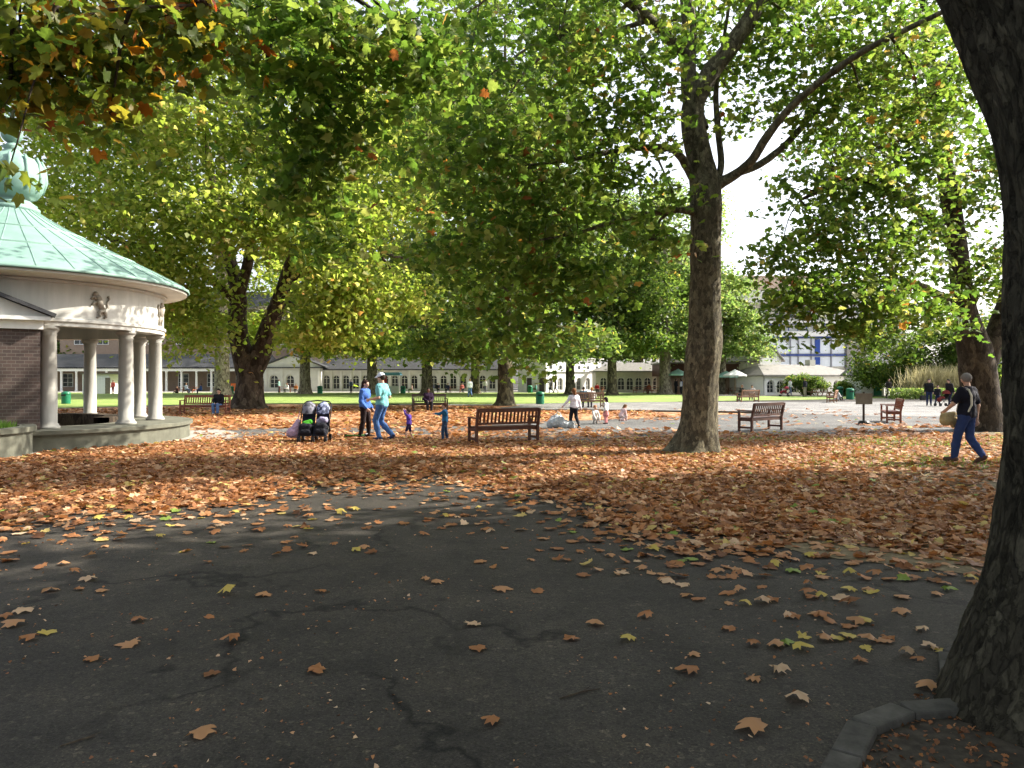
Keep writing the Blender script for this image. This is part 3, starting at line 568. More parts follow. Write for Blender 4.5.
# white gable and the long lodge on the right
D6 = 80
b = thing('white_gable_house', 'bright white gable end with small oculus above the lodge roof', 'house', (0, D6 + 8, 0))
d = D6 + 8; xa, xb, xc = X(757, d), X(784, d), X(771, d); mb = MB(); mb.prism([(xa, 0), (xb, 0), (xb, 4.0), (xc, 5.6), (xa, 4.0)], 0, 6); mb.build('wall', M['white'], b)
mb = MB(); mb.bar((xa - .4, 3, 3.85), (xc, 3, 5.74), 6.6, .14); mb.bar((xb + .4, 3, 3.85), (xc, 3, 5.741), 6.6, .14); mb.build('roof', M['slate_pale'], b)
mb = MB(); mb.tube([(xc, -.05, 4.6), (xc, .02, 4.6)], .36, 18); mb.build('oculus', M['glass'], b)
def turned(b, xc, yc, deg):
    t = R(deg); b.rotation_euler = (0, 0, t); b.location = (xc - xc * math.cos(t), yc - xc * math.sin(t), 0)
turned(b, xc, D6 + 8, 24)
b = thing('long_lodge', 'long white lodge with pale slate hipped roof behind ivy bushes', 'lodge', (0, D6, 0)); turned(b, X(766, D6), D6, 20)
x0, x1 = X(764, D6), X(886, D6); cs = [X(p, D6) for p in (772, 784, 802, 820, 838, 856, 872)]
mb = MB(); arched_wall(mb, x0, x1, 2.05, cs, .5, 1.1, 0, .25, .25); mb.box((x0 + .12, 2.5, 1.02), (.24, 4.6, 2.04)); mb.box((x1 - .12, 2.5, 1.02), (.24, 4.6, 2.04)); mb.build('wall', M['white'], b); arch_window(b, cs, .2, .49, 1.1, .25)
roof_slab(b, x0, x1, 0, 2.2, 3.4, 3, M['slate_pale'], 1.5, 3)
mb = MB(); mb.box(((X(846, D6)), 3, 3.5), (.8, .8, .9)); mb.build('chimney', M['stone'], b)
b = thing('entrance_porch', 'small white gabled porch with narrow window beside the gate', 'porch', (0, 76, 0))
x0, x1 = X(861, 76), X(884, 76); xc = X(872, 76); mb = MB(); mb.prism([(x0, 0), (x1, 0), (x1, 2.2), (xc, 3.2), (x0, 2.2)], 0, 4); mb.build('wall', M['white'], b)
mb = MB(); mb.bar((x0 - .3, 2, 2.1), (xc, 2, 3.36), 4.4, .14); mb.bar((x1 + .3, 2, 2.1), (xc, 2, 3.361), 4.4, .14); mb.build('roof', M['slate_pale'], b); sash(b, [(X(868, 76), 1.3)], -.03, .6, 1.2)
mb = MB(); mb.box((X(877.5, 76), -.03, .95), (.8, .1, 1.9)); mb.build('door', M['bin_green'], b)
# gateway and white wall
b = thing('gateway', 'white framed entrance gateway with dark gate right of the porch', 'gate', (0, 78, 0))
mb = MB()
for p in (886, 903): mb.box((X(p, 78), 0, 1.15), (.35, .35, 2.3))
mb.box((X(894.5, 78), 0, 2.45), (2.4, .5, .3)); mb.build('frame', M['white'], b)
mb = MB()
for k in range(12): mb.box((X(886, 78) + .28 + k * .113, 0, 1.0), (.03, .03, 1.9))
mb.box((X(894.5, 78), -.03, 1.9), (1.6, .04, .08)); mb.build('gate', M['black'], b)
mb = MB(); xa, xb = X(904, 79), X(1130, 79); mb.box(((xa + xb) / 2, 79, .75), (xb - xa, .4, 1.5)); mb.box(((xa + xb) / 2, 79, 1.56), (xb - xa + .1, .55, .12)); tag(mb.build('boundary_wall', M['white_dirty_shaded']), 'low pale boundary wall right of the gateway', 'wall')
# modern glazed block
D7 = 135
b = thing('glazed_block', 'tall modern white block with blue framed glass bands', 'building', (0, D7, 0))
x0, x1 = X(676, D7), X(868, D7); z = lambda py: EYE + (HOR - py) * D7 / F
mb = MB(); mb.box(((x0 + x1) / 2, 8, z(345) / 2), (x1 - x0, 15, z(345))); mb.build('base_wall', M['stone'], b)
mb = MB(); mb.box((X(757, D7), 8, (z(345) + z(302)) / 2), (X(841, D7) - x0, 14.6, z(302) - z(345))); mb.build('core_wall', M['white_dirty_shaded'], b)
mb = MB(); gx = [X(p, D7) for p in (690, 707, 725, 742, 759, 777, 791, 799, 812, 832, 846)]
for a, c in zip(gx, gx[1:]):
    for za, zb in ((z(367), z(356)), (z(354), z(338))): mb.box(((a + c) / 2, .42, (za + zb) / 2), (c - a - .25, .1, zb - za - .2))
mb.build('glazing', M['glass_sky'], b)
mb = MB()
for py in (355, 337): mb.box(((gx[0] + gx[-1]) / 2, .3, z(py)), (gx[-1] - gx[0], .5, .24))
mb.build('transom', M['blue'], b)
for x in gx: mb = MB(); mb.box((x, .34, (z(337) + z(368)) / 2), (.16, .4, z(337) - z(368))); mb.build('mullion', M['metal'], b)
mb = MB(); mb.box((gx[-1] + .3, .3, z(360)), (.4, .6, 4)); mb.build('corner_post', M['blue'], b)
mb = MB()
for za, zb in ((z(366), z(357)), (z(353), z(339))): mb.box((X(818, D7), .28, (za + zb) / 2), (.9, .3, zb - za))
mb.build('blue_panel', M['blue'], b)
mb = MB(); mb.box(((x0 + x1) / 2 - 2, .5, z(334)), (x1 - x0 - 4, 2.2, .9)); mb.box(((x0 + x1) / 2 - 2, .9, z(322)), (x1 - x0 - 4, 2, .5)); mb.box(((x0 + x1) / 2 - 2, 6, z(302)), (x1 - x0 + 1, 17, .6)); mb.build('balcony_slab', M['white'], b)
mb = MB()
for p in range(690, 845, 9): mb.box((X(p, D7), .2, z(327)), (.12, .12, 1.3))
mb.box(((x0 + x1) / 2 - 2, .2, z(324)), (x1 - x0 - 6, .1, .1)); mb.build('railing', M['blue'], b)
sash(b, [(X(p, D7), z(312)) for p in range(696, 840, 14)], .62, 1.8, 2.2)
mb = MB(); mb.box((X(856, D7), 1.2, z(348)), (3.5, 3, z(325) - z(371))); mb.build('stair_tower', M['paving'], b)
b = thing('tan_rooftop_block', 'tan brick upper storeys rising behind the glazed block', 'building', (0, 158, 0))
x0, x1 = X(705, 158), X(905, 158); mb = MB(); mb.box(((x0 + x1) / 2, 6, 10.4), (x1 - x0, 12, 20.8)); mb.build('wall', M['white_dirty_shaded'], b)
mb = MB(); mb.box(((x0 + x1) / 2 - 8, 6, 22.4), (x1 - x0 - 16, 11, 3.2)); mb.build('roof', M['pink'], b); sash(b, [(X(p, 158), z_) for p in range(715, 900, 12) for z_ in (12, 16.3)], -.04, 1.7, 1.9)
mb = MB(); mb.box((X(1050, 92), 92, 1.9), (14, 4, 3.8)); tag(mb.build('blue_hoarding', M['blue']), 'dark blue hoarding seen between the right hand trunks', 'hoarding')

# ================================================================== trees
def pxstem(d, pts, dd=None):
    """stem drawn from bearings at distance d (optionally drifting in depth by dd per point): (px, py, radius px)"""
    out = []
    for i, p in enumerate(pts):
        k = d + (dd[i] if dd else 0); x, y, z = P(p[0], p[1], k); out.append((x, y, max(z, -.1) if i == 0 else z, p[2] * k / F))
    return out
def CL(px, py, d, r, ns, nl=16, sp=.5, ry=None, rd=None):
    x, y, z = P(px, py, d); k = d / F; return (x, y, z, r * k, (rd or r) * k, (ry or r * .8) * k, ns, nl, sp)

# --- middle plane tree
d = 16.6
main = pxstem(d, [(694, 456, 31), (695, 447, 24), (697, 432, 20), (699, 410, 18), (701, 380, 17.2), (704, 350, 17.5), (705, 320, 16), (706, 280, 15), (706, 240, 14.6), (706, 205, 15), (705, 185, 14.5), (699, 155, 12.5), (693, 125, 12), (695, 100, 10.5), (712, 72, 9.3), (735, 40, 8.6), (755, 10, 8), (775, -40, 7.4), (800, -110, 6), (815, -180, 5)])
s2 = pxstem(d, [(700, 130, 9), (691, 100, 8.5), (688, 60, 7.5), (689, 20, 7), (680, -40, 6), (660, -110, 5), (640, -180, 3)], [0, .05, .2, .4, .8, 1.2, 1.6])
s3 = pxstem(d, [(706, 200, 8), (716, 186, 6.2), (736, 174, 5), (752, 160, 4.4), (766, 138, 4.2), (790, 108, 3.9), (825, 78, 3.5), (862, 52, 3.2), (905, 30, 2.8), (950, 8, 2.3), (1000, -20, 1.5)], [0, 0, -.1, -.3, -.5, -.8, -1.2, -1.6, -2, -2.4, -2.8])
s4 = pxstem(d, [(738, 173, 3.8), (762, 163, 3.5), (790, 140, 3.1), (826, 100, 2.7), (850, 88, 2.3), (900, 76, 1.8), (960, 62, 1.5)], [-.1, .2, .6, 1, 1.4, 1.8, 2.2])
s5 = pxstem(d, [(702, 190, 6), (690, 172, 4.5), (680, 156, 4), (668, 148, 3.6), (640, 148, 3.2), (610, 152, 2.6), (570, 160, 2), (530, 165, 1.2)], [0, -.1, -.3, -.5, -.8, -1.2, -1.6, -2])
s6 = pxstem(d, [(700, 214, 4), (680, 210, 3.2), (655, 213, 2.8), (620, 220, 2.3), (580, 232, 1.6), (540, 240, 1)], [0, -.3, -.6, -1, -1.5, -2])
s7 = pxstem(d, [(714, 188, 4), (721, 165, 3.2), (718, 130, 3), (716, 90, 2.6), (722, 50, 2), (730, 0, 1.5)], [0, .1, .2, .3, .4, .5])
s8 = pxstem(d, [(690, 60, 6), (650, 20, 5), (600, -20, 4), (540, -60, 3), (480, -80, 2)], [.2, -.5, -1.5, -2.5, -3.5])
cl = []
for px, py, dd, r, ns in [(640, 60, 15.5, 70, 40), (560, 40, 15, 80, 60), (470, 60, 14.5, 75, 60), (600, 130, 15, 65, 50), (520, 140, 14.5, 70, 60), (450, 150, 14.5, 60, 44), (560, 215, 14.8, 62, 48), (490, 230, 15, 60, 50), (620, 200, 15.5, 48, 30), (540, 290, 15, 50, 40),
                          (480, 310, 15.5, 40, 26), (580, 270, 15.3, 46, 30), (640, 130, 15.8, 40, 18), (660, 30, 17.5, 50, 24), (515, 345, 15.4, 32, 14), (440, 240, 15.5, 42, 26),
                          (740, 20, 17.5, 46, 20), (800, 30, 17, 50, 24), (860, 90, 16, 40, 20), (780, 90, 17.5, 36, 11), (900, 60, 15.5, 50, 28), (700, -40, 17, 90, 40), (820, -40, 16, 90, 40), (600, -60, 15, 100, 50), (735, 75, 17, 26, 6), (672, 190, 15.6, 24, 7), (652, 240, 15.6, 30, 12), (722, 120, 17, 16, 3)]:
    cl.append(CL(px, py, dd, r, max(2, int(ns * .8)), 18, .3))
for px, py, dd, r, ns in [(430, 60, 20.5, 60, 24), (500, 110, 20.5, 60, 26), (450, 180, 20, 56, 20), (560, 60, 20, 60, 22), (430, 120, 21, 46, 18), (840, 60, 16.5, 40, 26), (920, 110, 15.8, 36, 22), (800, 100, 16.5, 30, 14), (760, 60, 18, 34, 16), (780, 20, 18, 44, 22), (850, 20, 17.5, 50, 28), (900, 20, 17, 50, 28), (740, 110, 18, 22, 6), (830, 130, 17, 30, 12), (880, 150, 17, 34, 16), (700, 20, 18.5, 44, 18), (720, 60, 18.5, 26, 8)]: cl.append(CL(px, py, dd, r, ns, 18, .34))
tree('plane_tree', 'tall mottled plane tree with bare pale trunk forking above two long right hand limbs', (main[0][0], main[0][1]), [main, s2, s3, s4, s5, s6, s7, s8], cl, M['leaf'], bark('bark_mottled', [(.28, (.06, .052, .036)), (.46, (.105, .092, .062)), (.6, (.15, .132, .088)), (.78, (.25, .225, .15))], 4.2), .155, 'lobed', 'plane trees', n=72, tilt=.6, twigs=8, rough=.16, lobes=.14, kstep=9, fissure=.014, linkz=5.4)

# --- huge near trunk on the right, leaning left as it rises
tr = [(2.99, 3.6, -.15, .92), (2.99, 3.6, 0, .82), (3.0, 3.6, .3, .71), (3.03, 3.6, .8, .6), (3.05, 3.6, 1.3, .575), (3.06, 3.6, 1.87, .57), (3.08, 3.6, 2.4, .565), (3.03, 3.62, 3.0, .58), (2.91, 3.65, 3.5, .6), (2.65, 3.75, 4.3, .6), (2.3, 3.9, 5.2, .62), (1.9, 4.1, 6.2, .5), (1.8, 4.4, 8, .4), (1.6, 4.8, 11, .28), (1.2, 5, 14, .14)]
l1 = [(2.0, 4.0, 5.6, .3), (1.0, 5.2, 6.6, .24), (-.4, 7, 7.3, .18), (-2, 9, 7.6, .12), (-3.4, 10.8, 7.2, .07), (-4, 12, 6.4, .03)]
l2 = [(2.3, 4.0, 5.4, .32), (4, 5, 6.6, .26), (6.5, 6.2, 7.6, .2), (9, 7.5, 8.6, .14), (12, 9, 9.5, .07)]
l3 = [(1.9, 4.1, 6.4, .25), (-.5, 3.5, 7.6, .2), (-3.5, 3.5, 8.4, .14), (-6.5, 4.2, 8.5, .08)]
l4 = [(1.9, 4.2, 7, .25), (3.2, 6.5, 8.2, .2), (4.2, 9.5, 8.6, .14), (5, 12, 8.3, .07)]
cl = []
for px, py, dd, r, ns in [(300, 90, 11.5, 60, 34), (350, 130, 11.5, 50, 28), (310, 190, 11.8, 44, 26), (370, 60, 11, 60, 30), (280, 40, 11.2, 60, 28), (330, 235, 12, 24, 9), (400, 20, 11, 60, 26), (290, 140, 11.6, 36, 16), (240, 20, 10.5, 50, 18), (430, 70, 11.5, 40, 16), (330, 10, 10.5, 60, 22)]:
    cl.append(CL(px, py, dd, r, ns, 11, .26))
cl += [(6, 7.5, 8.4, 2, 2, 1.2, 60, 14, .4), (9, 8.5, 9.2, 2.2, 2, 1.4, 60, 14, .4), (11.5, 9, 9.8, 2, 2, 1.4, 60, 14, .4), (5, 5, 10.5, 2.4, 2.4, 1.8, 70, 14, .4), (8, 6, 12, 2.6, 2.6, 1.8, 70, 14, .4), (3, 8.5, 9.4, 2, 2, 1.4, 50, 14, .4), (1, 5, 12, 3, 3, 2, 80, 14, .4), (4.5, 11, 9.4, 1.8, 1.8, 1.2, 50, 14, .4), (-3, 4, 9.4, 2.4, 2, 1.4, 60, 14, .4), (4, 2, 9, 3, 2.5, 1.6, 70, 14, .4), (8, 3, 9.5, 2.6, 2.4, 1.6, 70, 14, .4), (0, 0, 9.5, 2.8, 2.4, 1.5, 60, 14, .4), (-3, 1, 10, 2.6, 2.4, 1.5, 60, 14, .4), (3, -2, 9.2, 2.8, 2.4, 1.5, 60, 14, .4), (0, -4.5, 9, 3, 2.4, 1.5, 60, 14, .4), (-5, -2, 9.5, 3, 2.4, 1.5, 60, 14, .4), (6, -3, 9.5, 3, 2.4, 1.5, 60, 14, .4)]  # last clumps: unseen canopy over the viewer, added to darken the foreground
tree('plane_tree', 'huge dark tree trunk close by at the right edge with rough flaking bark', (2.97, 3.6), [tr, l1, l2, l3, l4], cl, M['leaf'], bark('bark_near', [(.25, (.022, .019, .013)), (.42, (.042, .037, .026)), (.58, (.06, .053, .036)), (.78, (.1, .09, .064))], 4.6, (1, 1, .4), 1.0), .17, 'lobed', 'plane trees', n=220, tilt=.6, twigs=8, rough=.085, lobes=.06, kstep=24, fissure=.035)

# --- boughs hanging in from a plane tree left of the picture
tr = [(-9.6, 5.6, -.1, .7), (-9.6, 5.6, .6, .55), (-9.5, 5.6, 3, .5), (-9.3, 5.8, 5, .45), (-9, 6, 8, .35), (-8.6, 6.3, 11, .2)]
l1 = [(-9.2, 5.9, 5.4, .25), (-7.5, 7, 6.4, .18), (-5.5, 8.2, 6.7, .1), (-3.8, 9.2, 6.3, .04)]
l2 = [(-9.2, 5.9, 6, .2), (-8.3, 8, 6.8, .15), (-7, 10, 7, .08), (-5.6, 11, 6.6, .03)]
cl = [CL(px, py, dd, r, ns, 8, .24) for px, py, dd, r, ns in [(20, 20, 8.5, 60, 26), (90, 25, 8.8, 60, 30), (60, 75, 9, 50, 22), (150, 20, 9.3, 60, 28), (10, 90, 8.6, 40, 11), (205, 15, 9.8, 50, 18), (130, 75, 9.3, 34, 12), (8, 172, 8.2, 15, 3), (110, 120, 9.2, 22, 4), (40, 45, 8.4, 40, 14), (185, 60, 10, 36, 10)]]
tree('plane_tree', 'overhanging plane boughs with green, yellow and rusty leaves at the top left corner', (-9.6, 5.6), [tr, l1, l2], cl, M['leaf_turn'], M['bark_dark'], .17, 'lobed', 'plane trees', n=14, tilt=.75, twigs=3)

# --- right hand tree behind the near trunk
d = 24
tr = pxstem(d, [(984, 432, 28), (983, 420, 22), (980, 395, 18), (977, 370, 17), (975, 350, 16), (968, 325, 12), (962, 290, 10), (955, 230, 9), (945, 170, 8), (935, 100, 6), (925, 20, 4), (920, -60, 2)])
s2 = pxstem(d, [(980, 372, 13), (990, 350, 11), (1000, 325, 10), (1012, 280, 8), (1020, 220, 6), (1030, 120, 4)], [0, 0, .2, .5, .8, 1])
s3 = pxstem(d, [(966, 320, 6), (945, 300, 5), (915, 285, 4), (880, 282, 3), (840, 286, 2), (800, 290, 1)], [0, -.5, -1, -1.5, -2.2, -3])
s4 = pxstem(d, [(958, 250, 6), (925, 215, 5), (885, 190, 4), (850, 180, 3), (800, 200, 1.5)], [0, -.5, -1.2, -2, -3])
cl = []
for px, py, dd, r, ns in [(790, 300, 20, 30, 24), (830, 285, 20, 34, 30), (875, 300, 20, 36, 30), (915, 290, 21, 34, 28), (850, 325, 20, 20, 9), (780, 255, 20.5, 26, 18), (820, 235, 21, 38, 34), (870, 250, 21, 40, 36), (915, 240, 22, 36, 30), (850, 190, 22, 44, 38), (900, 180, 22, 46, 40),
                          (800, 190, 21.5, 30, 16), (930, 140, 22, 44, 36), (870, 130, 22, 44, 28), (890, 90, 23, 40, 26), (950, 80, 23, 50, 40), (960, 200, 24, 40, 30), (975, 270, 24, 36, 28), (820, 150, 22, 30, 10), (930, 320, 22, 22, 12), (1000, 160, 25, 50, 50), (1040, 250, 25, 60, 60), (1060, 120, 25, 70, 60), (960, 20, 24, 60, 50), (1020, 20, 25, 70, 50), (775, 325, 19.6, 10, 3), (880, 340, 20, 14, 4)]:
    cl.append(CL(px, py, dd, r, ns, 22, .34))
tree('plane_tree', 'dark forked tree behind the walking man, its low leafy branches spreading left', (tr[0][0], d), [tr, s2, s3, s4], cl, M['leaf'], M['bark_dark'], .17, 'lobed', 'plane trees', n=20, tilt=.6, twigs=3, rough=.1, linkz=4.5)

# --- big forked tree on the left beyond the bench
d = 41
tr = pxstem(d, [(248, 411, 24), (248, 404, 17), (249, 392, 14), (250, 378, 13), (248, 366, 13), (240, 345, 9.5), (237, 320, 9), (238, 295, 8), (230, 260, 6), (215, 200, 5), (205, 130, 3), (200, 60, 2)])
s2 = pxstem(d, [(251, 372, 12), (262, 350, 10.5), (270, 325, 9), (280, 298, 7.5), (292, 260, 6), (310, 200, 4.5), (330, 130, 3), (340, 60, 2)], [0, 0, -.5, -1, -2, -3, -4, -5])
s3 = pxstem(d, [(238, 300, 6), (250, 250, 5), (248, 190, 4.5), (250, 110, 3.5), (255, 30, 2)], [0, -1, -2, -3, -4]); s4 = pxstem(d, [(236, 300, 5), (200, 270, 4), (160, 250, 3), (110, 240, 2)], [0, -2, -4, -5])
s5 = pxstem(d, [(285, 280, 5), (330, 262, 4), (380, 255, 2.5), (410, 260, 1.5)], [-1, -3, -5, -6])
cl = [CL(px, py, dd, r, int(ns * 2.1), 24, .6) for px, py, dd, r, ns in [(90, 60, 38, 60, 50), (170, 50, 38, 60, 50), (250, 40, 37, 60, 50), (330, 60, 37, 55, 45), (60, 130, 38, 55, 45), (130, 130, 36, 60, 55), (205, 130, 35, 60, 55), (280, 140, 36, 55, 50), (350, 140, 37, 50, 45), (80, 200, 37, 55, 50), (150, 205, 35, 60, 55), (220, 210, 34, 55, 50), (290, 215, 35, 50, 45), (350, 220, 36, 45, 40), (120, 265, 36, 50, 45), (172, 270, 35, 48, 45), (328, 280, 35, 38, 34), (360, 280, 36, 40, 34), (200, 312, 36, 34, 24), (200, 332, 38, 18, 6), (320, 318, 36, 36, 22), (165, 300, 37, 34, 22), (400, 200, 39, 40, 34), (390, 100, 39, 50, 40), (400, 290, 38, 32, 24), (250, -30, 38, 120, 70), (120, -30, 38, 110, 70), (30, 200, 39, 40, 30), (355, 325, 36, 24, 12), (185, 345, 38, 14, 4), (300, 335, 36, 16, 5)]]
tree('plane_tree', 'massive forked tree with dark trunk and wide yellow green crown behind the seated woman', (tr[0][0], d), [tr, s2, s3, s4, s5], cl, M['leaf_yellow'], bark('bark_brown', [(.3, (.035, .024, .017)), (.5, (.075, .055, .04)), (.75, (.13, .1, .075))], 1.4), .25, 'simple', 'plane trees', n=18, tilt=.7, twigs=3, rough=.12, lobes=.08)

# --- the row of trees round the lawn
def row_tree(label, px, py, d, rpx, pale, ctop, cbot, crx, nclump, lm, name='plane_tree', lean=0, ns=26, nl=22, sp=.7, ls=.36, cx=None, cr=1.0):
    x, y, _ = P(px, 380, d); k = d / F; zt, zb = EYE + (HOR - ctop) * k, EYE + (HOR - cbot) * k; cxm = ((cx or px) - 512) * k; r = rpx * k
    tr = [(x, y, -.1, r * 1.9), (x + .02, y, .5, r * 1.25), (x + lean * .2, y, 2.5, r * 1.02), (x + lean, y, zb + .25 * (zt - zb) * .5, r * .85), (cxm * .5 + x * .5, y, zb + (zt - zb) * .5, r * .5), (cxm, y, zb + (zt - zb) * .85, r * .12)]
    stems = [tr]
    for q in range(6):
        a = q * 1.05 + random.random(); f = random.uniform(.15, .5); z0 = zb + (zt - zb) * f * .5; L = crx * k * .75
        stems.append([(x + lean, y, z0, r * .4), (x + lean + L * .4 * math.cos(a), y + L * .4 * math.sin(a), z0 + (zt - zb) * .14, r * .26), (cxm + L * math.cos(a), y + L * math.sin(a), z0 + (zt - zb) * .3, r * .08)])
    cl = fill((cxm, y, (zt + zb) / 2), (crx * k, min(crx * k, 8.5), (zt - zb) / 2), int(nclump * 1.25), cr * crx * k * .3, ns, nl, sp, shell=2.6, full=1)
    for q in range(16):      # low skirt of drooping boughs
        a = q * .3927 + random.random() * .3; rr = crx * k * random.uniform(.45, 1.0); cl.append((cxm + rr * math.cos(a), y + min(rr, 8) * math.sin(a), zb + random.uniform(.1, .9), 1.5, 1.5, .8, int(ns * .8), nl, sp * .8))
    return tree(name, label, (x, y), stems, cl, lm, M['bark_pale'] if pale else M['bark'], ls, 'simple', 'trees round the lawn', n=14, tilt=.6, twigs=0, rough=.1)
row_tree('pale barked tree left of the big forked trunk, in front of the colonnade', 222, 388, 74, 7, True, -20, 330, 120, 34, M['leaf_yellow'])
row_tree('slender pale tree in front of the gabled lodge', 305, 388, 86, 5, True, 60, 340, 85, 26, M['leaf_yellow'])
row_tree('thin grey tree before the arcade, just right of the two talking adults', 372, 388, 88, 5, True, 80, 350, 80, 28, M['leaf_yellow'])
row_tree('grey trunked tree before the arcade behind the seated reader', 427, 388, 84, 5, False, 60, 345, 85, 28, M['leaf_yellow'])  # lighter leaf colours on this and the next stand in for sunlit foliage
row_tree('slim tree before the arcade behind the man standing on the lawn', 475, 387, 88, 4, False, 80, 345, 80, 26, M['leaf_pale'])
row_tree('dark trunked tree standing at the near edge of the lawn beside a green bin', 505, 405, 47, 7, False, -40, 350, 120, 46, M['leaf_fresh'], sp=.6, ls=.32)
row_tree('thin tree in front of the white hall with bright sunlit leaves', 570, 390, 82, 4.2, False, 250, 350, 62, 30, M['leaf_pale'], ls=.32, cr=.9)
row_tree('dark slim tree between the white hall and the hip roofed range', 612, 390, 80, 4.5, False, 215, 345, 55, 28, M['leaf_fresh'])
row_tree('pale thick trunk left of the cafe umbrellas', 665, 393, 84, 5.5, True, 190, 345, 60, 40, M['leaf_pale'], ls=.32)
row_tree('young bright tree half hidden behind the mottled middle trunk', 722, 392, 86, 4, True, 255, 350, 38, 26, M['leaf_pale'], ls=.32)
row_tree('feathery green tree behind the gateway', 905, 392, 72, 2.6, False, 318, 378, 44, 22, M['leaf_fresh'], sp=.5, ls=.25, ns=22)
row_tree('small green tree beyond the boundary wall at the right', 962, 392, 70, 2.5, False, 315, 378, 36, 18, M['leaf_fresh'], sp=.5, ls=.25, ns=22)
for lab, px, d, top, r in (('tall dense tree rising behind the colonnade roofs at the left', 90, 134, 60, 90), ('tall tree rising behind the sunlit pink house', 330, 136, 100, 70), ('tall tree rising behind the arcade roof', 440, 128, 90, 70), ('tall tree rising behind the white hall', 545, 128, 120, 60), ('tall tree rising behind the hip roofed range', 640, 132, 170, 50)):
    row_tree(lab, px, 385, d, 3.5, False, top, 352, r, 34, M['leaf_fresh'], ls=.6, sp=1.1, nl=22, ns=26)
# trees beside the picture on the sunny side: their crowns shade the foreground
def side_tree(label, x, y, h0, h1, r, n, ns=34):
    st = [[(x, y, -.1, .9), (x, y, .6, .6), (x, y, 4, .5), (x + .3, y, h0 + 2, .4), (x, y, h1 - 2, .1)]]
    for q in range(5):
        a = q * 1.26; st.append([(x, y, h0, .3), (x + r * .4 * math.cos(a), y + r * .4 * math.sin(a), h0 + 2, .2), (x + r * .8 * math.cos(a), y + r * .8 * math.sin(a), h0 + 3.5, .06)])
    tree('plane_tree', label, (x, y), st, fill((x, y, (h0 + h1) / 2), (r, r, (h1 - h0) / 2), n, 1.8, ns, 14, .5, shell=2.0), M['leaf'], M['bark'], .3, 'simple', 'plane trees', n=12, twigs=0)
side_tree('plane tree out to the right whose crown shades the asphalt', 15.5, 7.5, 5, 15, 5.6, 66)
side_tree('third plane tree farther out to the right on the sunny side', 19.0, 11.4, 5, 15, 5.2, 64)
side_tree('second plane tree out to the right nearer the viewer', 12.5, -2.5, 5, 14, 5.5, 40)

# ================================================================== shrubs
def shrub(label, px, py, d, wpx, hpx, lm, ls=.16, n=10, name='shrub', z0=None):
    k = d / F; x, y, z = P(px, py, d); root = thing(name, label, 'shrub', (x, y, 0)); h = hpx * k
    cl = fill((0, 0, h * .55), (wpx * k * .5, min(wpx * k * .5, 1.2), h * .45), n, h * .28, 22, 14, .22)
    pts, _, tv = spray_points(cl); pts[:, 2] = np.abs(pts[:, 2]) + .05
    V, Fc, T = leaves(pts, ls * rng.uniform(.6, 1.3, len(pts)), .8, tv); link('foliage', np_mesh('foliage', V, Fc, lm, T), root)
    mb = MB()
    for q in range(7): a = random.uniform(0, 6.28); mb.tube([(0, 0, 0), (wpx * k * .3 * math.cos(a), .4 * math.sin(a), h * .6)], [.04, .015], 5)
    mb.build('stem', M['bark_dark'], root); return root
shrub('broad green ivy bush in front of the long lodge', 806, 393, 79, 46, 21, M['leaf_fresh'], n=22)
shrub('round bush below the lodge hip by the green bin', 846, 394, 78, 20, 13, M['leaf'], n=10)
shrub('dark rounded bush right of the gateway', 915, 392, 68, 26, 23, M['leaf_dark'], n=16)
shrub('leafy clump filling the space behind the wall at far right', 1000, 392, 72, 60, 34, M['leaf_fresh'], n=20)
hg = thing('hedge', 'low clipped pale green hedge along the path behind the dark walkers', 'hedge', (X(935, 62), 62, 0))
N = 5200; hp = np.stack([rng.uniform(-3.8, 5.2, N), rng.uniform(-.4, .4, N), rng.uniform(.05, .95, N)], 1); V, Fc, T = leaves(hp, rng.uniform(.08, .16, N), .9, rng.random(N)); link('foliage', np_mesh('foliage', V, Fc, M['leaf_pale'], T), hg)
mb = MB()
for q in range(18): mb.tube([(-3.6 + q * .5, 0, 0), (-3.6 + q * .5, .05, .7)], [.03, .01], 5)
mb.build('stem', M['bark_dark'], hg)
pg = thing('pampas_grass', 'straw coloured clump of tall ornamental grass above the hedge', 'grass clump', (X(940, 66), 66, 0)); N = 3500
b0 = np.stack([rng.normal(0, 1.3, N), rng.normal(0, .4, N), rng.uniform(.2, 1.5, N)], 1); blades(b0, rng.uniform(.6, 1.9, N), M['straw'], 'foliage', pg, .03)

# ================================================================== fallen leaves
def lerp_fn(pts): xs = [p[0] for p in pts]; ys = [p[1] for p in pts]; return lambda x: np.interp(x, xs, ys)
near = lerp_fn([(-12, 7.0), (-5.6, 7.8), (-4, 9.6), (-3, 10.6), (-1.2, 11.6), (.2, 10.0), (1.2, 8.4), (2.2, 7.6), (3.2, 7.3), (4.2, 6.5), (6, 6.2), (12, 6)])
far = lerp_fn([(-12, 19.5), (-7.6, 19.3), (-6, 21.5), (-3, 21), (0, 19.6), (2, 19.0), (4.5, 20.5), (8, 21), (14, 22)])
def dens(x, y):
    n = fbm(x * .5 + 40, y * .5 + 40, None, 4); e = (y - near(x)); f = far(x) - y
    core = 1 / (1 + np.exp(-(e - .6 + (n - .5) * 3.0) * 3.2)); core = core / (1 + np.exp(-(f + (n - .5) * 3) * 3))
    fringe = np.clip(np.exp(np.minimum(e, 0) / 1.35), 0, 1) * .14 * (.3 + 2.2 * fbm(x * 1.1, y * 1.1, None, 3) ** 2)
    right = 1 - .78 * np.clip((x - 4.0 - (y - 9) * .2) / 3, 0, 1) * np.clip((y - 7.5) / 3, 0, 1)
    return core * (.3 + 1.15 * n) * right + fringe
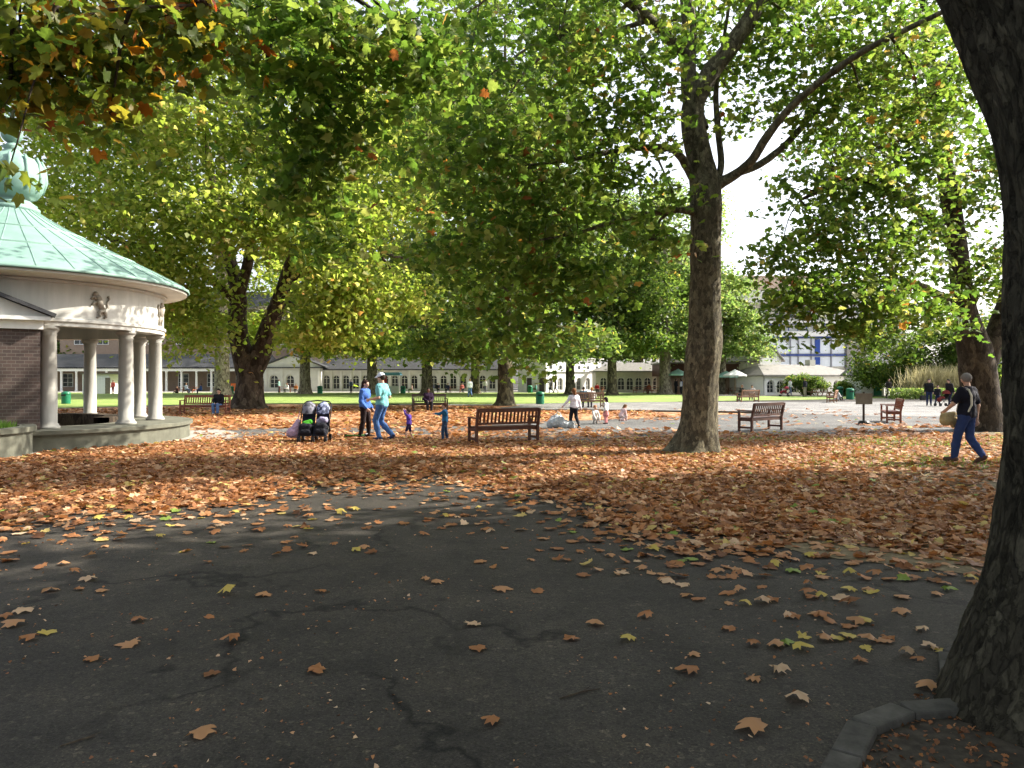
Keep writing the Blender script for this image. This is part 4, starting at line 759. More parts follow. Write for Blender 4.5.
def scatter(N, x0, x1, y0, y1, zmax, size, kind, name, label, tilt=.29, fn=dens, hi=1.0):
    x = rng.uniform(x0, x1, N); y = rng.uniform(y0, y1, N); k = rng.random(N) < fn(x, y) * hi
    inside = (np.hypot(x - RC[0], y - RC[1]) > 4.6) & (np.hypot(x + 12.3, y - 15.6) > 2) & (np.hypot(x - main[0][0], y - main[0][1]) > .45)
    k &= inside; x, y = x[k], y[k]; n = len(x); D_ = fn(x, y)
    z = .018 + rng.random(n) ** 1.5 * zmax * np.clip(D_, 0, 1); pos = np.stack([x, y, z], 1)
    tone = np.clip(rng.beta(1.5, 1.7, n) * .86, 0, .86); odd = rng.random(n); tone = np.where(odd > .955, .93, tone); tone = np.where(odd > .99, 1.0, tone)
    V, Fc, T = leaves(pos, size * rng.uniform(.6, 1.25, n), tilt, tone, kind); V[:, 2] = np.maximum(V[:, 2], .012 + .004 * rng.random(len(V)))
    print(name, n); return tag(link(name, np_mesh(name, V, Fc, M['fallen'], T), None), label, 'fallen leaves', None, 'stuff')
scatter(150000, -13, 14, 6.0, 23, .038, .118, 'lobed', 'fallen_leaves', 'thick drift of brown and orange plane leaves over the asphalt and earth')
def dens2(x, y):
    n = fbm(x * .35 + 10, y * .35 + 10, None, 4); bed = np.where((x < 7) & (y > 30) & (y < 40) | ((x < -1) & (y > 26)), 1, 0) * (y < 46 + np.minimum(0, x) * .2) ; return bed * np.clip((n - .28) * 2.2, 0, 1) + .05 * n * (y < 41) + .32 * (n > .54) * (y < 33) * ((x < 5) | (y < 27))
scatter(60000, -26, 18, 21, 48, .06, .24, 'simple', 'fallen_leaves', 'far drifts of brown leaves between the benches and the lawn', .3, dens2)
# single leaves lying apart on the dark asphalt
tones = {'brown': .42, 'orange brown': .62, 'pale tan': .8, 'yellow': .95, 'green': 1.0, 'dark rusty': .15}
shapes = []
for cname, tn in tones.items():
    for v in range(5):
        V, Fc, T = leaves(np.array([[0, 0, .02]]), np.array([1.0]), .07, np.array([tn]), 'lobed'); V[:, 2] -= V[:, 2].min() - .01
        shapes.append((cname, np_mesh('fallen_leaf', V, Fc, M['fallen'], T)))
wts = np.repeat([.32, .32, .09, .18, .03, 0.06], 5); wts /= wts.sum(); cnt = 0; tries = 0
spots = [G(*p) for p in [(425, 580), (440, 583), (473, 625), (268, 596), (262, 596), (212, 618), (228, 642), (88, 660), (200, 735), (130, 645), (318, 592), (66, 565), (80, 590), (100, 592), (745, 605), (730, 604), (760, 603), (795, 618), (815, 615), (825, 617), (753, 680), (775, 672), (728, 630), (757, 645), (772, 647), (785, 645), (858, 662), (822, 640), (838, 640), (870, 650), (905, 655), (915, 660), (935, 648), (880, 642), (862, 622), (885, 640), (925, 688), (700, 600), (690, 596), (575, 640), (592, 625), (870, 590), (900, 598), (945, 652), (918, 630), (630, 640), (8, 618), (12, 626), (30, 640), (20, 612), (505, 590), (540, 592), (660, 575)]]
while cnt < 290 and tries < 40000:
    tries += 1
    if cnt < len(spots): x, y = spots[cnt][0] + random.uniform(-.03, .03), spots[cnt][1]
    else:
        y = random.uniform(3.4, 9.5); x = random.uniform(-.72 * y, .68 * y); e = y - float(near(x))
        if e > 0 or math.hypot(x - 2.97, y - 3.6) < 1.15 or random.random() > math.exp(e / 1.5) * 1.1: continue
    ci = int(rng.choice(len(shapes), p=wts)); cname, me = shapes[ci]
    o = link('fallen_leaf', me); o.location = (x, y, .002); sc_ = random.uniform(.078, .132); o.scale = (sc_, sc_, sc_ * random.uniform(.7, 1.6)); o.rotation_euler = (0, 0, random.uniform(0, 6.28))
    tag(o, cname + ' fallen plane leaf lying by itself on the dark asphalt', 'leaf', 'single ' + cname + ' leaves on the asphalt'); cnt += 1
# sparse grass on the earth under the right hand tree
N = 9000; gx_ = rng.uniform(3, 14, N); gy_ = rng.uniform(13.5, 21, N); k = (fbm(gx_ * .5, gy_ * .7 + 30, None, 3) > .5); gx_, gy_ = gx_[k], gy_[k]
tag(blades(np.stack([gx_, gy_, 0 * gx_ + .012], 1), rng.uniform(.03, .09, len(gx_)), M['grassblade'], 'grass', None, .008), 'thin worn grass on the earth under the right hand trees', 'grass', None, 'stuff')

# ================================================================== tree pit by the near trunk
pitpts = [(1.22, 2.86), (1.42, 3.14), (1.62, 3.42), (1.9, 3.58), (2.2, 3.62), (2.55, 4.3), (3.1, 4.55), (3.7, 4.3)]
sheet('tree_pit', [(1.3, 2.75)] + [(x + .05, y - .03) for x, y in pitpts] + [(4.1, 3.6), (3.7, 2.4), (2.4, 2.0)], .012, M['pit'])
for i in range(len(pitpts) - 1):
    a, b_ = Vector(pitpts[i]), Vector(pitpts[i + 1]); dv = (b_ - a).normalized() * .012; mb = MB(); mb.bar((*(a + dv), 0), (*(b_ - dv), .004), .13, .1); o = mb.build('kerb_stone', M['kerb'], None, bevel=.012)
    tag(o, 'grey granite kerb stone edging the pit of the near trunk, ' + ['nearest the viewer', 'second from the viewer', 'third from the viewer', 'at the far corner', 'running behind the trunk foot', 'behind the trunk', 'far side of the trunk'][i], 'kerb stone', 'kerb stones round the tree pit')
N = 700; px_ = rng.uniform(1.3, 2.6, N); py_ = rng.uniform(2.8, 3.8, N); k = (py_ < 2.6 + (px_ - 1.0) * 1.12) & (np.hypot(px_ - 2.97, py_ - 3.6) > .75); pp = np.stack([px_, py_, .02 + 0 * px_], 1)[k]
V, Fc, T = leaves(pp, rng.uniform(.008, .034, len(pp)), .5, rng.random(len(pp)) ** 2 * .6, 'lobed'); tag(link('leaf_debris', np_mesh('leaf_debris', V, Fc, M['fallen'], T)), 'crumbled leaf debris inside the tree pit', 'debris', None, 'stuff')
N = 2600; cy2 = 3 + 9 * rng.random(N) ** 1.4; cx2 = rng.uniform(-.75, .75, N) * cy2; k = (fbm(cx2 * .9 + 5, cy2 * .9, None, 3) > .47) & (np.hypot(cx2 - 2.97, cy2 - 3.6) > 1.2); cp = np.stack([cx2, cy2, .006 + 0 * cx2], 1)[k]
V, Fc, T = leaves(cp, rng.uniform(.006, .026, len(cp)) * (.8 + cp[:, 1] * .05), .3, rng.random(len(cp)) ** 1.6 * .85); tag(link('leaf_crumbs', np_mesh('leaf_crumbs', V, Fc, M['fallen'], T)), 'crumbs of broken leaf and grit strewn over the dark asphalt', 'debris', None, 'stuff')
# twigs on the asphalt
for (a, b_, lb) in ((G(560, 700), G(600, 690), 'thin dark twig lying on the asphalt in the middle foreground'), (G(60, 748), G(95, 738), 'thin dark twig lying on the asphalt at lower left')):
    mb = MB(); a, b_ = Vector((*a, .008)), Vector((*b_, .008)); m_ = (a + b_) / 2 + Vector((.01, .02, 0)); mb.tube([a, m_, b_], [.004, .005, .002], 5); mb.tube([m_, m_ + Vector((.05, .06, .004))], [.003, .001], 5); tag(mb.build('twig', M['bark_dark']), lb, 'twig')

# ================================================================== benches
def make_bench(label, wood, L=1.8, loc=(0, 0, 0), rz=0):
    t = thing('park_bench', label, 'bench', loc, rz, 'wooden park benches'); h = L / 2
    for sx in (-1, 1):
        mb = MB(); mb.box((sx * (h - .03), .24, .32), (.06, .065, .64)); mb.build('leg', wood, t)
        mb = MB(); mb.bar((sx * (h - .03), -.22, 0), (sx * (h - .03), -.22, .44), .062, .07); mb.bar((sx * (h - .03), -.22, .435), (sx * (h - .03), -.32, .9), .061, .065); mb.build('leg', wood, t)
        mb = MB(); mb.box((sx * (h - .03), -.015, .665), (.085, .62, .035)); mb.build('armrest', wood, t, bevel=.008)
        mb = MB(); mb.box((sx * (h - .03), .01, .13), (.04, .4, .06)); mb.box((sx * (h - .03), .01, .37), (.04, .4, .08)); mb.build('side_rail', wood, t)
    mb = MB()
    for k in range(6): mb.box((0, .255 - k * .088, .43), (L - .13, .07, .025))
    mb.box((0, .25, .38), (L - .13, .03, .075)); mb.box((0, -.205, .38), (L - .13, .03, .075)); mb.build('seat', wood, t)
    mb = MB(); q = lambda z: -.22 - (z - .435) * .215
    mb.bar((-h + .062, q(.86), .86), (h - .062, q(.86), .86), .045, .1); mb.bar((-h + .062, q(.52), .52), (h - .062, q(.52), .52), .04, .06)
    n = int((L - .12) / .105)
    for k in range(n): x = -h + .06 + (k + .5) * (L - .12) / n; mb.bar((x, q(.551), .551), (x, q(.808), .808), .05, .02)
    mb.build('backrest', wood, t); return t
def gp(px, py): x, y = G(px, py); return (x, y, 0)
x, y = G(507, 443.5); make_bench('dark brown slatted bench seen from behind, beside the small boy', M['wood'], 1.82, (x - .08, y + .25, 0), R(27))
x, y = G(763, 431); make_bench('dark bench right of the mottled trunk, turned away to the left', M['wood'], 1.75, (x, y + .2, 0), R(39))
x, y = G(891, 422); make_bench('reddish brown bench beside the notice board at the right', M['wood_red'], 1.7, (x, y, 0), R(70))
x, y = G(205, 414.5); b4 = make_bench('long reddish bench by the rotunda with a woman sitting on it', M['wood_red'], 2.2, (x, y, 0), R(180))
x, y = G(430, 411.5); b5 = make_bench('dark bench on the path facing the viewer with a seated reader', M['wood_dark'], 1.8, (x, y, 0), R(196))
x, y = G(588, 407.5); b6 = make_bench('bench at the lawn edge with a couple seated side by side', M['timber'], 1.8, (x, y, 0), R(12))
for px, py, rz, lb in ((748, 402, 25, 'bench at the edge of the lawn with two people, left of the lodge bushes'), (832, 402.5, 60, 'bench under the ivy bush with a reclining person')):
    x, y = G(px, py); make_bench(lb, M['timber'], 1.7, (x, y, 0), R(rz))
def make_picnic(label, loc, rz, wood):
    t = thing('picnic_table', label, 'picnic table', loc, rz, 'picnic tables by the far buildings')
    mb = MB()
    for k in range(5): mb.box((0, -.3 + k * .15, .74), (1.8, .14, .04))
    mb.build('tabletop', wood, t)
    for s in (-1, 1):
        mb = MB(); mb.box((0, s * .68, .45), (1.8, .26, .04)); mb.build('seat', wood, t)
        mb = MB(); mb.bar((s * .65, -.62, 0), (s * .65, -.22, .72), .05, .09); mb.bar((s * .65, .62, 0), (s * .65, .22, .72), .05, .09); mb.box((s * .65 + .052, 0, .4), (.05, 1.6, .09)); mb.build('leg', wood, t)
    return t
pt = [('red brown picnic table in front of the hip roofed range, left one', 597, 92), ('red brown picnic table before the hip roofed range, beside the standing pair', 640, 88), ('picnic table under the green cafe umbrellas', 700, 86), ('picnic table at the left foot of the pale thick trunk', 655, 86), ('picnic table right of the cafe umbrellas', 735, 84), ('picnic table in front of the ivy bush', 820, 74), ('picnic table before the arcade left of the seated reader', 380, 94), ('picnic table before the arcade right of the seated reader', 455, 95), ('picnic table before the gabled lodge', 285, 96), ('picnic table in the shade of the colonnade', 190, 92)]
for lb, px, d in pt: make_picnic(lb, (X(px, d), d, 0), random.uniform(-.4, .4), M['wood_red'] if px < 720 else M['timber'])

# ================================================================== bins, board, umbrellas
def make_bin(label, px, py=None, d=None, h=1.1):
    x, y = G(px, py) if py else (X(px, d), d); t = thing('litter_bin', label, 'bin', (x, y, 0), 0, 'green litter bins'); r = h * .33
    mb = MB(); mb.lathe([(0, 0), (r * .92, 0), (r, .05), (r, h * .78), (r * .96, h * .8)], 20); mb.build('body', M['bin_green'], t, smooth=False)
    mb = MB(); mb.lathe([(r * 1.06, h * .78), (r * 1.06, h * .84), (r * .9, h * .95), (r * .4, h), (0, h)], 20); mb.build('lid', M['bin_green'], t)
    mb = MB(); mb.box((0, -r * 1.01, h * .7), (r * 1.1, .03, h * .1)); mb.build('opening', M['black'], t)
make_bin('green bin on the lawn right of the dark trunk', 540, 404.2, h=.85); make_bin('green bin before the gabled lodge', 320, d=88, h=.95); make_bin('green bin between the pale trunk and the big forked tree', 231, d=86, h=.95)
make_bin('dark green bin seen between the rotunda columns', 66, 404, h=.85); make_bin('green bin below the lodge hip beside the reclining person', 850, d=62, h=.95); make_bin('green bin by the striped stall before the arcade', 403, d=88, h=.95); make_bin('smaller green bin against the lodge wall', 840, d=76, h=.95); make_bin('green bin beside the white hall steps', 530, d=94, h=.95)
x, y = G(864, 425); t = thing('notice_board', 'square grey notice board on a single dark post', 'sign', (x, y, 0), R(-4))
mb = MB(); mb.box((0, 0, .95), (.58, .04, .4)); mb.build('board', M['wood_grey'], t); mb = MB(); mb.box((0, .035, .6), (.07, .03, 1.2)); mb.build('post', M['wood_dark'], t); mb = MB(); mb.lathe([(0, 0), (.2, 0), (.2, .1), (.15, .16), (0, .16)], 14); mb.build('base', M['black'], t)
def umbrella(label, px, d, py, r, m):
    x, _, z = P(px, py, d); t = thing('umbrella', label, 'umbrella', (x, d, 0), 0, 'cafe umbrellas'); mb = MB(); mb.tube([(0, 0, 0), (0, 0, z)], .04, 8); mb.lathe([(0, 0), (.3, 0), (.3, .1), (.05, .14)], 12); mb.build('pole', M['timber'], t)
    mb = MB(); mb.lathe([(r, z - .75), (r, z - .6), (.04, z), (0, z + .02)], 8); mb.build('canopy', m, t)
umbrella('pale green cafe umbrella right beside the mottled trunk', 726, 84, 371, 1.4, M['canvas']); umbrella('white cafe umbrella in front of the kiosk hatch', 735, 81, 369.5, 1.3, M['canvas_white']); umbrella('green cafe umbrella left of the mottled trunk', 678, 84, 369, 1.4, M['canvas'])
# stall, barrier, kiosk box
t = thing('market_stall', 'small stall with blue and white canopy and red panels before the arcade', 'stall', (X(392, 90), 90, 0)); mb = MB()
for sx in (-1, 1):
    for sy in (-1, 1): mb.box((sx * .95, sy * .7, 1.1), (.06, .06, 2.2))
mb.build('frame', M['metal'], t); mb = MB(); mb.prism([(-1.15, 2.2), (1.15, 2.2), (1.0, 2.55), (-1.0, 2.55)], -.9, .9); mb.build('canopy', M['lightblue'], t); mb = MB(); mb.box((-.95, -.76, 1.1), (.9, .05, 1.9)); mb.build('panel', M['red'], t); mb = MB(); mb.box((.3, -.75, .45), (1.4, .1, .9)); mb.build('counter', M['canvas_white'], t)
for px, lb in ((234, 'orange plastic barrier behind the big forked trunk, left piece'), (240.5, 'orange plastic barrier behind the big forked trunk, right piece'), (374, 'red orange barrier left of the striped stall')):
    d = 94; t = thing('barrier', lb, 'barrier', (X(px, d), d, 0), 0, 'orange barriers'); mb = MB()
    for z_ in (.35, .6, .85, 1.1): mb.box((0, 0, z_), (.8, .05, .16))
    for sx in (-1, 1): mb.box((sx * .36, .03, .6), (.06, .05, 1.2)); mb.box((sx * .36, 0, .04), (.1, .5, .08))
    mb.build('panel', M['orange' if px < 300 else 'red'], t)
t = thing('kiosk', 'white box kiosk with flat roof seen between the rotunda columns', 'kiosk', (X(104, 88), 88, 0)); mb = MB(); mb.box((0, 0, 1.15), (2.4, 2, 2.3)); mb.build('wall', M['white'], t); mb = MB(); mb.box((.3, 0, 2.4), (4.6, 2.8, .16)); mb.build('roof', M['wood_grey'], t); mb = MB(); mb.box((1.0, -1.02, .95), (.6, .04, 1.9)); mb.build('door', M['wood_grey'], t)
for sx in (-1.8, 2.4): mb = MB(); mb.box((sx, -1.2, 1.16), (.1, .1, 2.31)); mb.build('post', M['white'], t)

# ================================================================== people: one closed surface per body, grown from a jointed figure
def surface(prims, vox, k=.03, clips=()):
    lo = np.full(3, 9e9); hi = -lo
    for a, b, r0, r1 in prims:
        m = max(r0, r1); lo = np.minimum(lo, np.minimum(a, b) - m); hi = np.maximum(hi, np.maximum(a, b) + m)
    lo -= vox * 2.5; hi += vox * 2.5; n = np.ceil((hi - lo) / vox).astype(int) + 1; f = np.full(n, .3)
    for a, b, r0, r1 in prims:
        a = np.array(a, float); b = np.array(b, float); m = max(r0, r1) + k + 3 * vox
        i0 = np.maximum(((np.minimum(a, b) - m - lo) / vox).astype(int), 0); i1 = np.minimum(((np.maximum(a, b) + m - lo) / vox).astype(int) + 2, n)
        g = np.stack(np.meshgrid(*[lo[q] + vox * np.arange(i0[q], i1[q]) for q in range(3)], indexing='ij'), -1)
        ab = b - a; t = np.clip(((g - a) @ ab) / max(ab @ ab, 1e-9), 0, 1); dd = np.linalg.norm(g - a - t[..., None] * ab, axis=-1) - (r0 + (r1 - r0) * t)
        sl = tuple(slice(i0[q], i1[q]) for q in range(3)); o = f[sl]; h = np.clip(.5 + .5 * (dd - o) / k, 0, 1); f[sl] = dd * (1 - h) + o * h - k * h * (1 - h)
    if clips:
        g = np.stack(np.meshgrid(*[lo[q] + vox * np.arange(n[q]) for q in range(3)], indexing='ij'), -1)
        for pt, nn in clips: f = np.maximum(f, (g - np.array(pt)) @ (np.array(nn) / np.linalg.norm(nn)))
    s = f < 0; c = np.zeros(n - 1, int); 
    for dx in (0, 1):
        for dy in (0, 1):
            for dz in (0, 1): c += s[dx:n[0] - 1 + dx, dy:n[1] - 1 + dy, dz:n[2] - 1 + dz]
    act = (c > 0) & (c < 8); idx = np.full(n - 1, -1); ii = np.argwhere(act); idx[act] = np.arange(len(ii)); acc = np.zeros((len(ii), 3)); w = np.zeros(len(ii))
    cor = [(x, y, z) for x in (0, 1) for y in (0, 1) for z in (0, 1)]
    for p in cor:
        for ax in range(3):
            if p[ax]: continue
            q = list(p); q[ax] = 1; fa = f[tuple((ii + p).T)]; fb = f[tuple((ii + q).T)]; x = (fa < 0) != (fb < 0); t = np.where(x, fa / np.where(fa == fb, 1, fa - fb), 0); pt = np.array(p, float)[None].repeat(len(ii), 0); pt[:, ax] += t; acc += pt * x[:, None]; w += x
    V = lo + vox * (ii + acc / np.maximum(w, 1)[:, None]); F_ = []
    for ax in range(3):
        o1, o2 = [(1, 2), (2, 0), (0, 1)][ax]; sa = s; nx = np.array(n); sl0 = [slice(1, -1)] * 3; sl0[ax] = slice(0, nx[ax] - 1); sl1 = list(sl0); sl1[ax] = slice(1, nx[ax]); A = sa[tuple(sl0)]; B = sa[tuple(sl1)]
        e = np.argwhere(A != B); off = np.ones(3, int); off[ax] = 0; pos = e + off; u1 = np.zeros(3, int); u1[o1] = 1; u2 = np.zeros(3, int); u2[o2] = 1
        qd = np.stack([idx[tuple((pos - u1 - u2).T)], idx[tuple((pos - u2).T)], idx[tuple(pos.T)], idx[tuple((pos - u1).T)]], 1); fl = A[tuple(e.T)] ; qd[~fl] = qd[~fl][:, ::-1]; F_.append(qd)
    return V, np.concatenate(F_)
def v3(*a): return np.array(a, float)
def person(label, loc, rz, H=1.72, pose='stand', top=(.1, .1, .12), bottom=(.05, .06, .1), hair=(.03, .02, .015), skin=None, shoe=(.03, .03, .03), vox=.03, sleeve='long', legs='long', arms=None, head=1.0, hairlen='short', skirt=None, cap=None, group=None, leftleg=None, rightleg=None, lean=0, hands=False, turn=0, long_top=0.0):
    s = H / 1.75; root = thing('person', label, 'person', loc, rz, group); skin = skin or SKIN
    # joints, facing +Y
    J = dict(pel=v3(0, 0, .95), chest=v3(0, 0, 1.3), neck=v3(0, -.015, 1.46), head=v3(0, .02, 1.63))
    for n_, sg in (('l', -1), ('r', 1)):
        J['sh' + n_] = v3(sg * .185, 0, 1.41); J['el' + n_] = v3(sg * .225, -.03, 1.13); J['wr' + n_] = v3(sg * .235, .05, .89)
        J['hip' + n_] = v3(sg * .09, 0, .92); J['kn' + n_] = v3(sg * .1, .02, .5); J['an' + n_] = v3(sg * .11, -.02, .085); J['toe' + n_] = v3(sg * .13, .15, .035)
    if pose == 'walk': J.update(knl=v3(-.09, .14, .51), anl=v3(-.09, .2, .09), toel=v3(-.1, .37, .05), knr=v3(.09, -.02, .5), anr=v3(.09, -.33, .17), toer=v3(.1, -.22, .03), wrl=v3(-.24, -.06, .92), wrr=v3(.24, .14, .93))
    if pose == 'sit': 
        for sg, n_ in ((-1, 'l'), (1, 'r')): J['kn' + n_] = v3(sg * .11, .44, .98); J['an' + n_] = v3(sg * .1, .42, .55); J['toe' + n_] = v3(sg * .11, .58, .5); J['wr' + n_] = v3(sg * .1, .3, 1.06); J['el' + n_] = v3(sg * .24, .05, 1.14)
    if pose == 'ground':
        for sg, n_ in ((-1, 'l'), (1, 'r')): J['kn' + n_] = v3(sg * .16, .3, 1.2); J['an' + n_] = v3(sg * .1, .5, .9); J['toe' + n_] = v3(sg * .1, .66, .86); J['wr' + n_] = v3(sg * .1, .35, 1.15); J['el' + n_] = v3(sg * .25, .1, 1.16)
    if pose == 'crouch':
        for sg, n_ in ((-1, 'l'), (1, 'r')): J['kn' + n_] = v3(sg * .14, .34, .98); J['an' + n_] = v3(sg * .11, -.02, .66); J['toe' + n_] = v3(sg * .13, .16, .61); J['wr' + n_] = v3(sg * .12, .48, .85); J['el' + n_] = v3(sg * .2, .28, 1.08)
    for q in (arms or {}): J[q] = v3(*arms[q])
    for q in (leftleg or {}): J[q] = v3(*leftleg[q])
    for q in (rightleg or {}): J[q] = v3(*rightleg[q])
    if lean:
        c_, s_ = math.cos(lean), math.sin(lean)
        for q in ['chest', 'neck', 'head', 'shl', 'shr', 'ell', 'elr', 'wrl', 'wrr']:
            if arms and q in arms: continue
            v = J[q] - J['pel']; J[q] = J['pel'] + v3(v[0], v[1] * c_ + v[2] * s_, v[2] * c_ - v[1] * s_)
    low = min(J['toel'][2], J['toer'][2], J['anl'][2] - .05, J['anr'][2] - .05); dz = {'sit': -.5, 'ground': -.835, 'crouch': -.575}.get(pose, 0)
    for q in J: J[q] = (J[q] + v3(0, 0, dz)) * s
    hd = J['head']; hs = s * head; up = hd - J['neck']; up /= np.linalg.norm(up); hd = J['neck'] + up * (.17 * hs); fw = v3(math.sin(turn), math.cos(turn), 0); fw -= up * (fw @ up); fw /= np.linalg.norm(fw); sd = np.cross(fw, up)
    X_ = v3(1, 0, 0); pel, chest, neck = J['pel'], J['chest'], J['neck']; waist = pel * .6 + chest * .4
    skull = [(hd + up * .025 * hs - fw * .015 * hs, hd + up * .02 * hs + fw * .012 * hs, .088 * hs, .084 * hs)]; face = skull + [(hd - up * .03 * hs + fw * .02 * hs, hd - up * .075 * hs + fw * .045 * hs, .066 * hs, .034 * hs), (hd - up * .005 * hs + fw * .09 * hs, hd - up * .03 * hs + fw * .108 * hs, .008 * hs, .014 * hs), (hd + sd * .082 * hs, hd + sd * .088 * hs - up * .03 * hs, .018 * hs, .014 * hs), (hd - sd * .082 * hs, hd - sd * .088 * hs - up * .03 * hs, .018 * hs, .014 * hs)]
    torso = [(chest - X_ * .085 * s, chest + X_ * .085 * s, .115 * s, .115 * s), (J['shl'] + X_ * .03 * s, J['shr'] - X_ * .03 * s, .06 * s, .06 * s), (waist - X_ * .06 * s, waist + X_ * .06 * s, .105 * s, .105 * s), (waist, chest, .11 * s, .12 * s)]
    hips = [(pel - X_ * .075 * s, pel + X_ * .075 * s, .115 * s, .115 * s), (pel, waist, .115 * s, .11 * s)]
    A = {}; Lg = {}; hand = []
    for n_, sg in (('l', -1), ('r', 1)):
        sh, el, wr = J['sh' + n_], J['el' + n_], J['wr' + n_]; A[n_] = [(sh, el, .056 * s, .042 * s), (el, wr, .041 * s, .028 * s)]
        dv = (wr - el) / np.linalg.norm(wr - el); pa = wr + dv * .085 * s; hand += [(wr, pa, .027 * s, .034 * s)]
        side = np.cross(dv, X_); side /= max(np.linalg.norm(side), 1e-6)
        if hands:
            for fi, (o, L) in enumerate(((-.03, .062), (-.01, .075), (.01, .07), (.03, .055))): b_ = pa + side * o * s; m_ = b_ + dv * L * .55 * s; hand += [(b_, m_, .0095 * s, .009 * s), (m_, m_ + dv * L * .4 * s - X_ * sg * .025 * s, .009 * s, .007 * s)]
            hand += [(wr + dv * .03 * s, wr + dv * .07 * s + side * .045 * s, .013 * s, .01 * s), (wr + dv * .07 * s + side * .045 * s, wr + dv * .11 * s + side * .05 * s, .01 * s, .008 * s)]
        else: hand += [(pa, pa + dv * .06 * s, .03 * s, .018 * s), (wr + dv * .03 * s, wr + dv * .08 * s + side * .04 * s, .014 * s, .01 * s)]
        hp, kn, an, to = J['hip' + n_], J['kn' + n_], J['an' + n_], J['toe' + n_]; Lg[n_] = [(hp, kn, .088 * s, .06 * s), (kn, kn * .6 + an * .4, .06 * s, .057 * s), (kn * .6 + an * .4, an, .057 * s, .04 * s)]
    feet = {n_: [(J['an' + n_] - (J['toe' + n_] - J['an' + n_]) * .2 - v3(0, 0, .03 * s), J['toe' + n_], .042 * s, .034 * s), (J['an' + n_], J['an' + n_] - v3(0, 0, .03 * s), .042 * s, .042 * s)] for n_ in 'lr'}
    allp = face + [(neck - up * .03 * s, hd - up * .04 * hs, .055 * s, .05 * s)] + torso + hips + A['l'] + A['r'] + hand + Lg['l'] + Lg['r'] + feet['l'] + feet['r']
    def put(name, prims, m, k=.03, inf=0, clips=(), vx=vox):
        inf += .008 * s if name in ('top', 'trousers') and vx < .02 else 0; pr = [(a, b, r0 + inf, r1 + inf) for a, b, r0, r1 in prims]; V, Fc = surface(pr, vx, k * s, clips)
        if name in ('top', 'trousers') and vx < .02: V = V + ((np.stack([fbm(V[:, 0] * 16 + q * 9, V[:, 1] * 16 + 20, V[:, 2] * 9 + 30, 3) for q in range(3)], 1) - .5) * .026 * s)
        return link(name, np_mesh(name, V, Fc, m, None, True), root)
    body = put('body', allp, skin, .018 if hands else .025)
    def cut(pr, t): a, b, r0, r1 = pr; return (a, a + (b - a) * t, r0, r0 + (r1 - r0) * t)
    sl = {'long': lambda a: a, 'short': lambda a: [cut(a[0], .75)], 'none': lambda a: []}[sleeve]
    g_ = .014 * s if vox < .02 else .018 * s
    hemp = [(pel + v3(0, 0, .02 * s - long_top) - X_ * .07 * s, pel + v3(0, 0, .02 * s - long_top) + X_ * .07 * s, .118 * s, .118 * s), (pel, waist, .118 * s, .112 * s)]
    put('top', torso + sl(A['l']) + sl(A['r']) + hemp + [(neck - up * .06 * s, neck - up * .015 * s, .06 * s, .055 * s)], cloth(top), .03, g_, [(pel - v3(0, 0, .06 * s + long_top), (0, 0, -1))] if pose in ('stand', 'walk') else ())
    lg = []
    for n_ in 'lr': lg += {'long': Lg[n_], 'short': [cut(Lg[n_][0], .9)]}[legs]
    put('trousers', hips + lg, cloth(bottom), .022, .01 * s)
    if skirt:
        mid = (J['knl'] + J['knr']) / 2; put('skirt', [(pel, pel * .35 + mid * .65, .13 * s, .2 * s)], cloth(skirt), .03, .01)
    for n_ in 'lr': put('shoe', feet[n_], cloth(shoe), .02, .008 * s, [(J['an' + n_] + v3(0, 0, .02 * s), (0, 0, 1))])
    hp_ = [(hd + up * .035 * hs - fw * .022 * hs, hd + up * .035 * hs - fw * .005 * hs, .094 * hs, .088 * hs)]
    if hairlen != 'short': L = {'mid': .14, 'long': .26}[hairlen]; hp_ += [(hd - fw * .05 * hs, hd - fw * .07 * hs - up * L * hs, .08 * hs, .055 * hs)]
    put('hair', hp_, cloth(hair), .03, .004, [(hd + fw * .045 * hs + up * .02 * hs, fw * .8 - up * .55)] if hairlen != 'bald' else ())
    if cap:
        put('cap', [(hd + up * .06 * hs - fw * .01 * hs, hd + up * .06 * hs + fw * .01 * hs, .096 * hs, .094 * hs), (hd + up * .06 * hs + fw * .08 * hs, hd + up * .05 * hs + fw * .17 * hs, .04 * hs, .02 * hs)], cloth(cap), .03, .004, [(hd + up * .045 * hs, -up)])
    if hands:
        for sg in (-1, 1): mb = MB(); mb.ell(hd + fw * .088 * hs + sd * sg * .033 * hs + up * .012 * hs, (.011, .008, .007), 8); mb.build('eye', M['black'], root)
        mb = MB(); mb.ell(hd + fw * .083 * hs - up * .062 * hs, (.022, .008, .005), 8); mb.build('mouth', cloth((.3, .1, .08)), root)
    return root

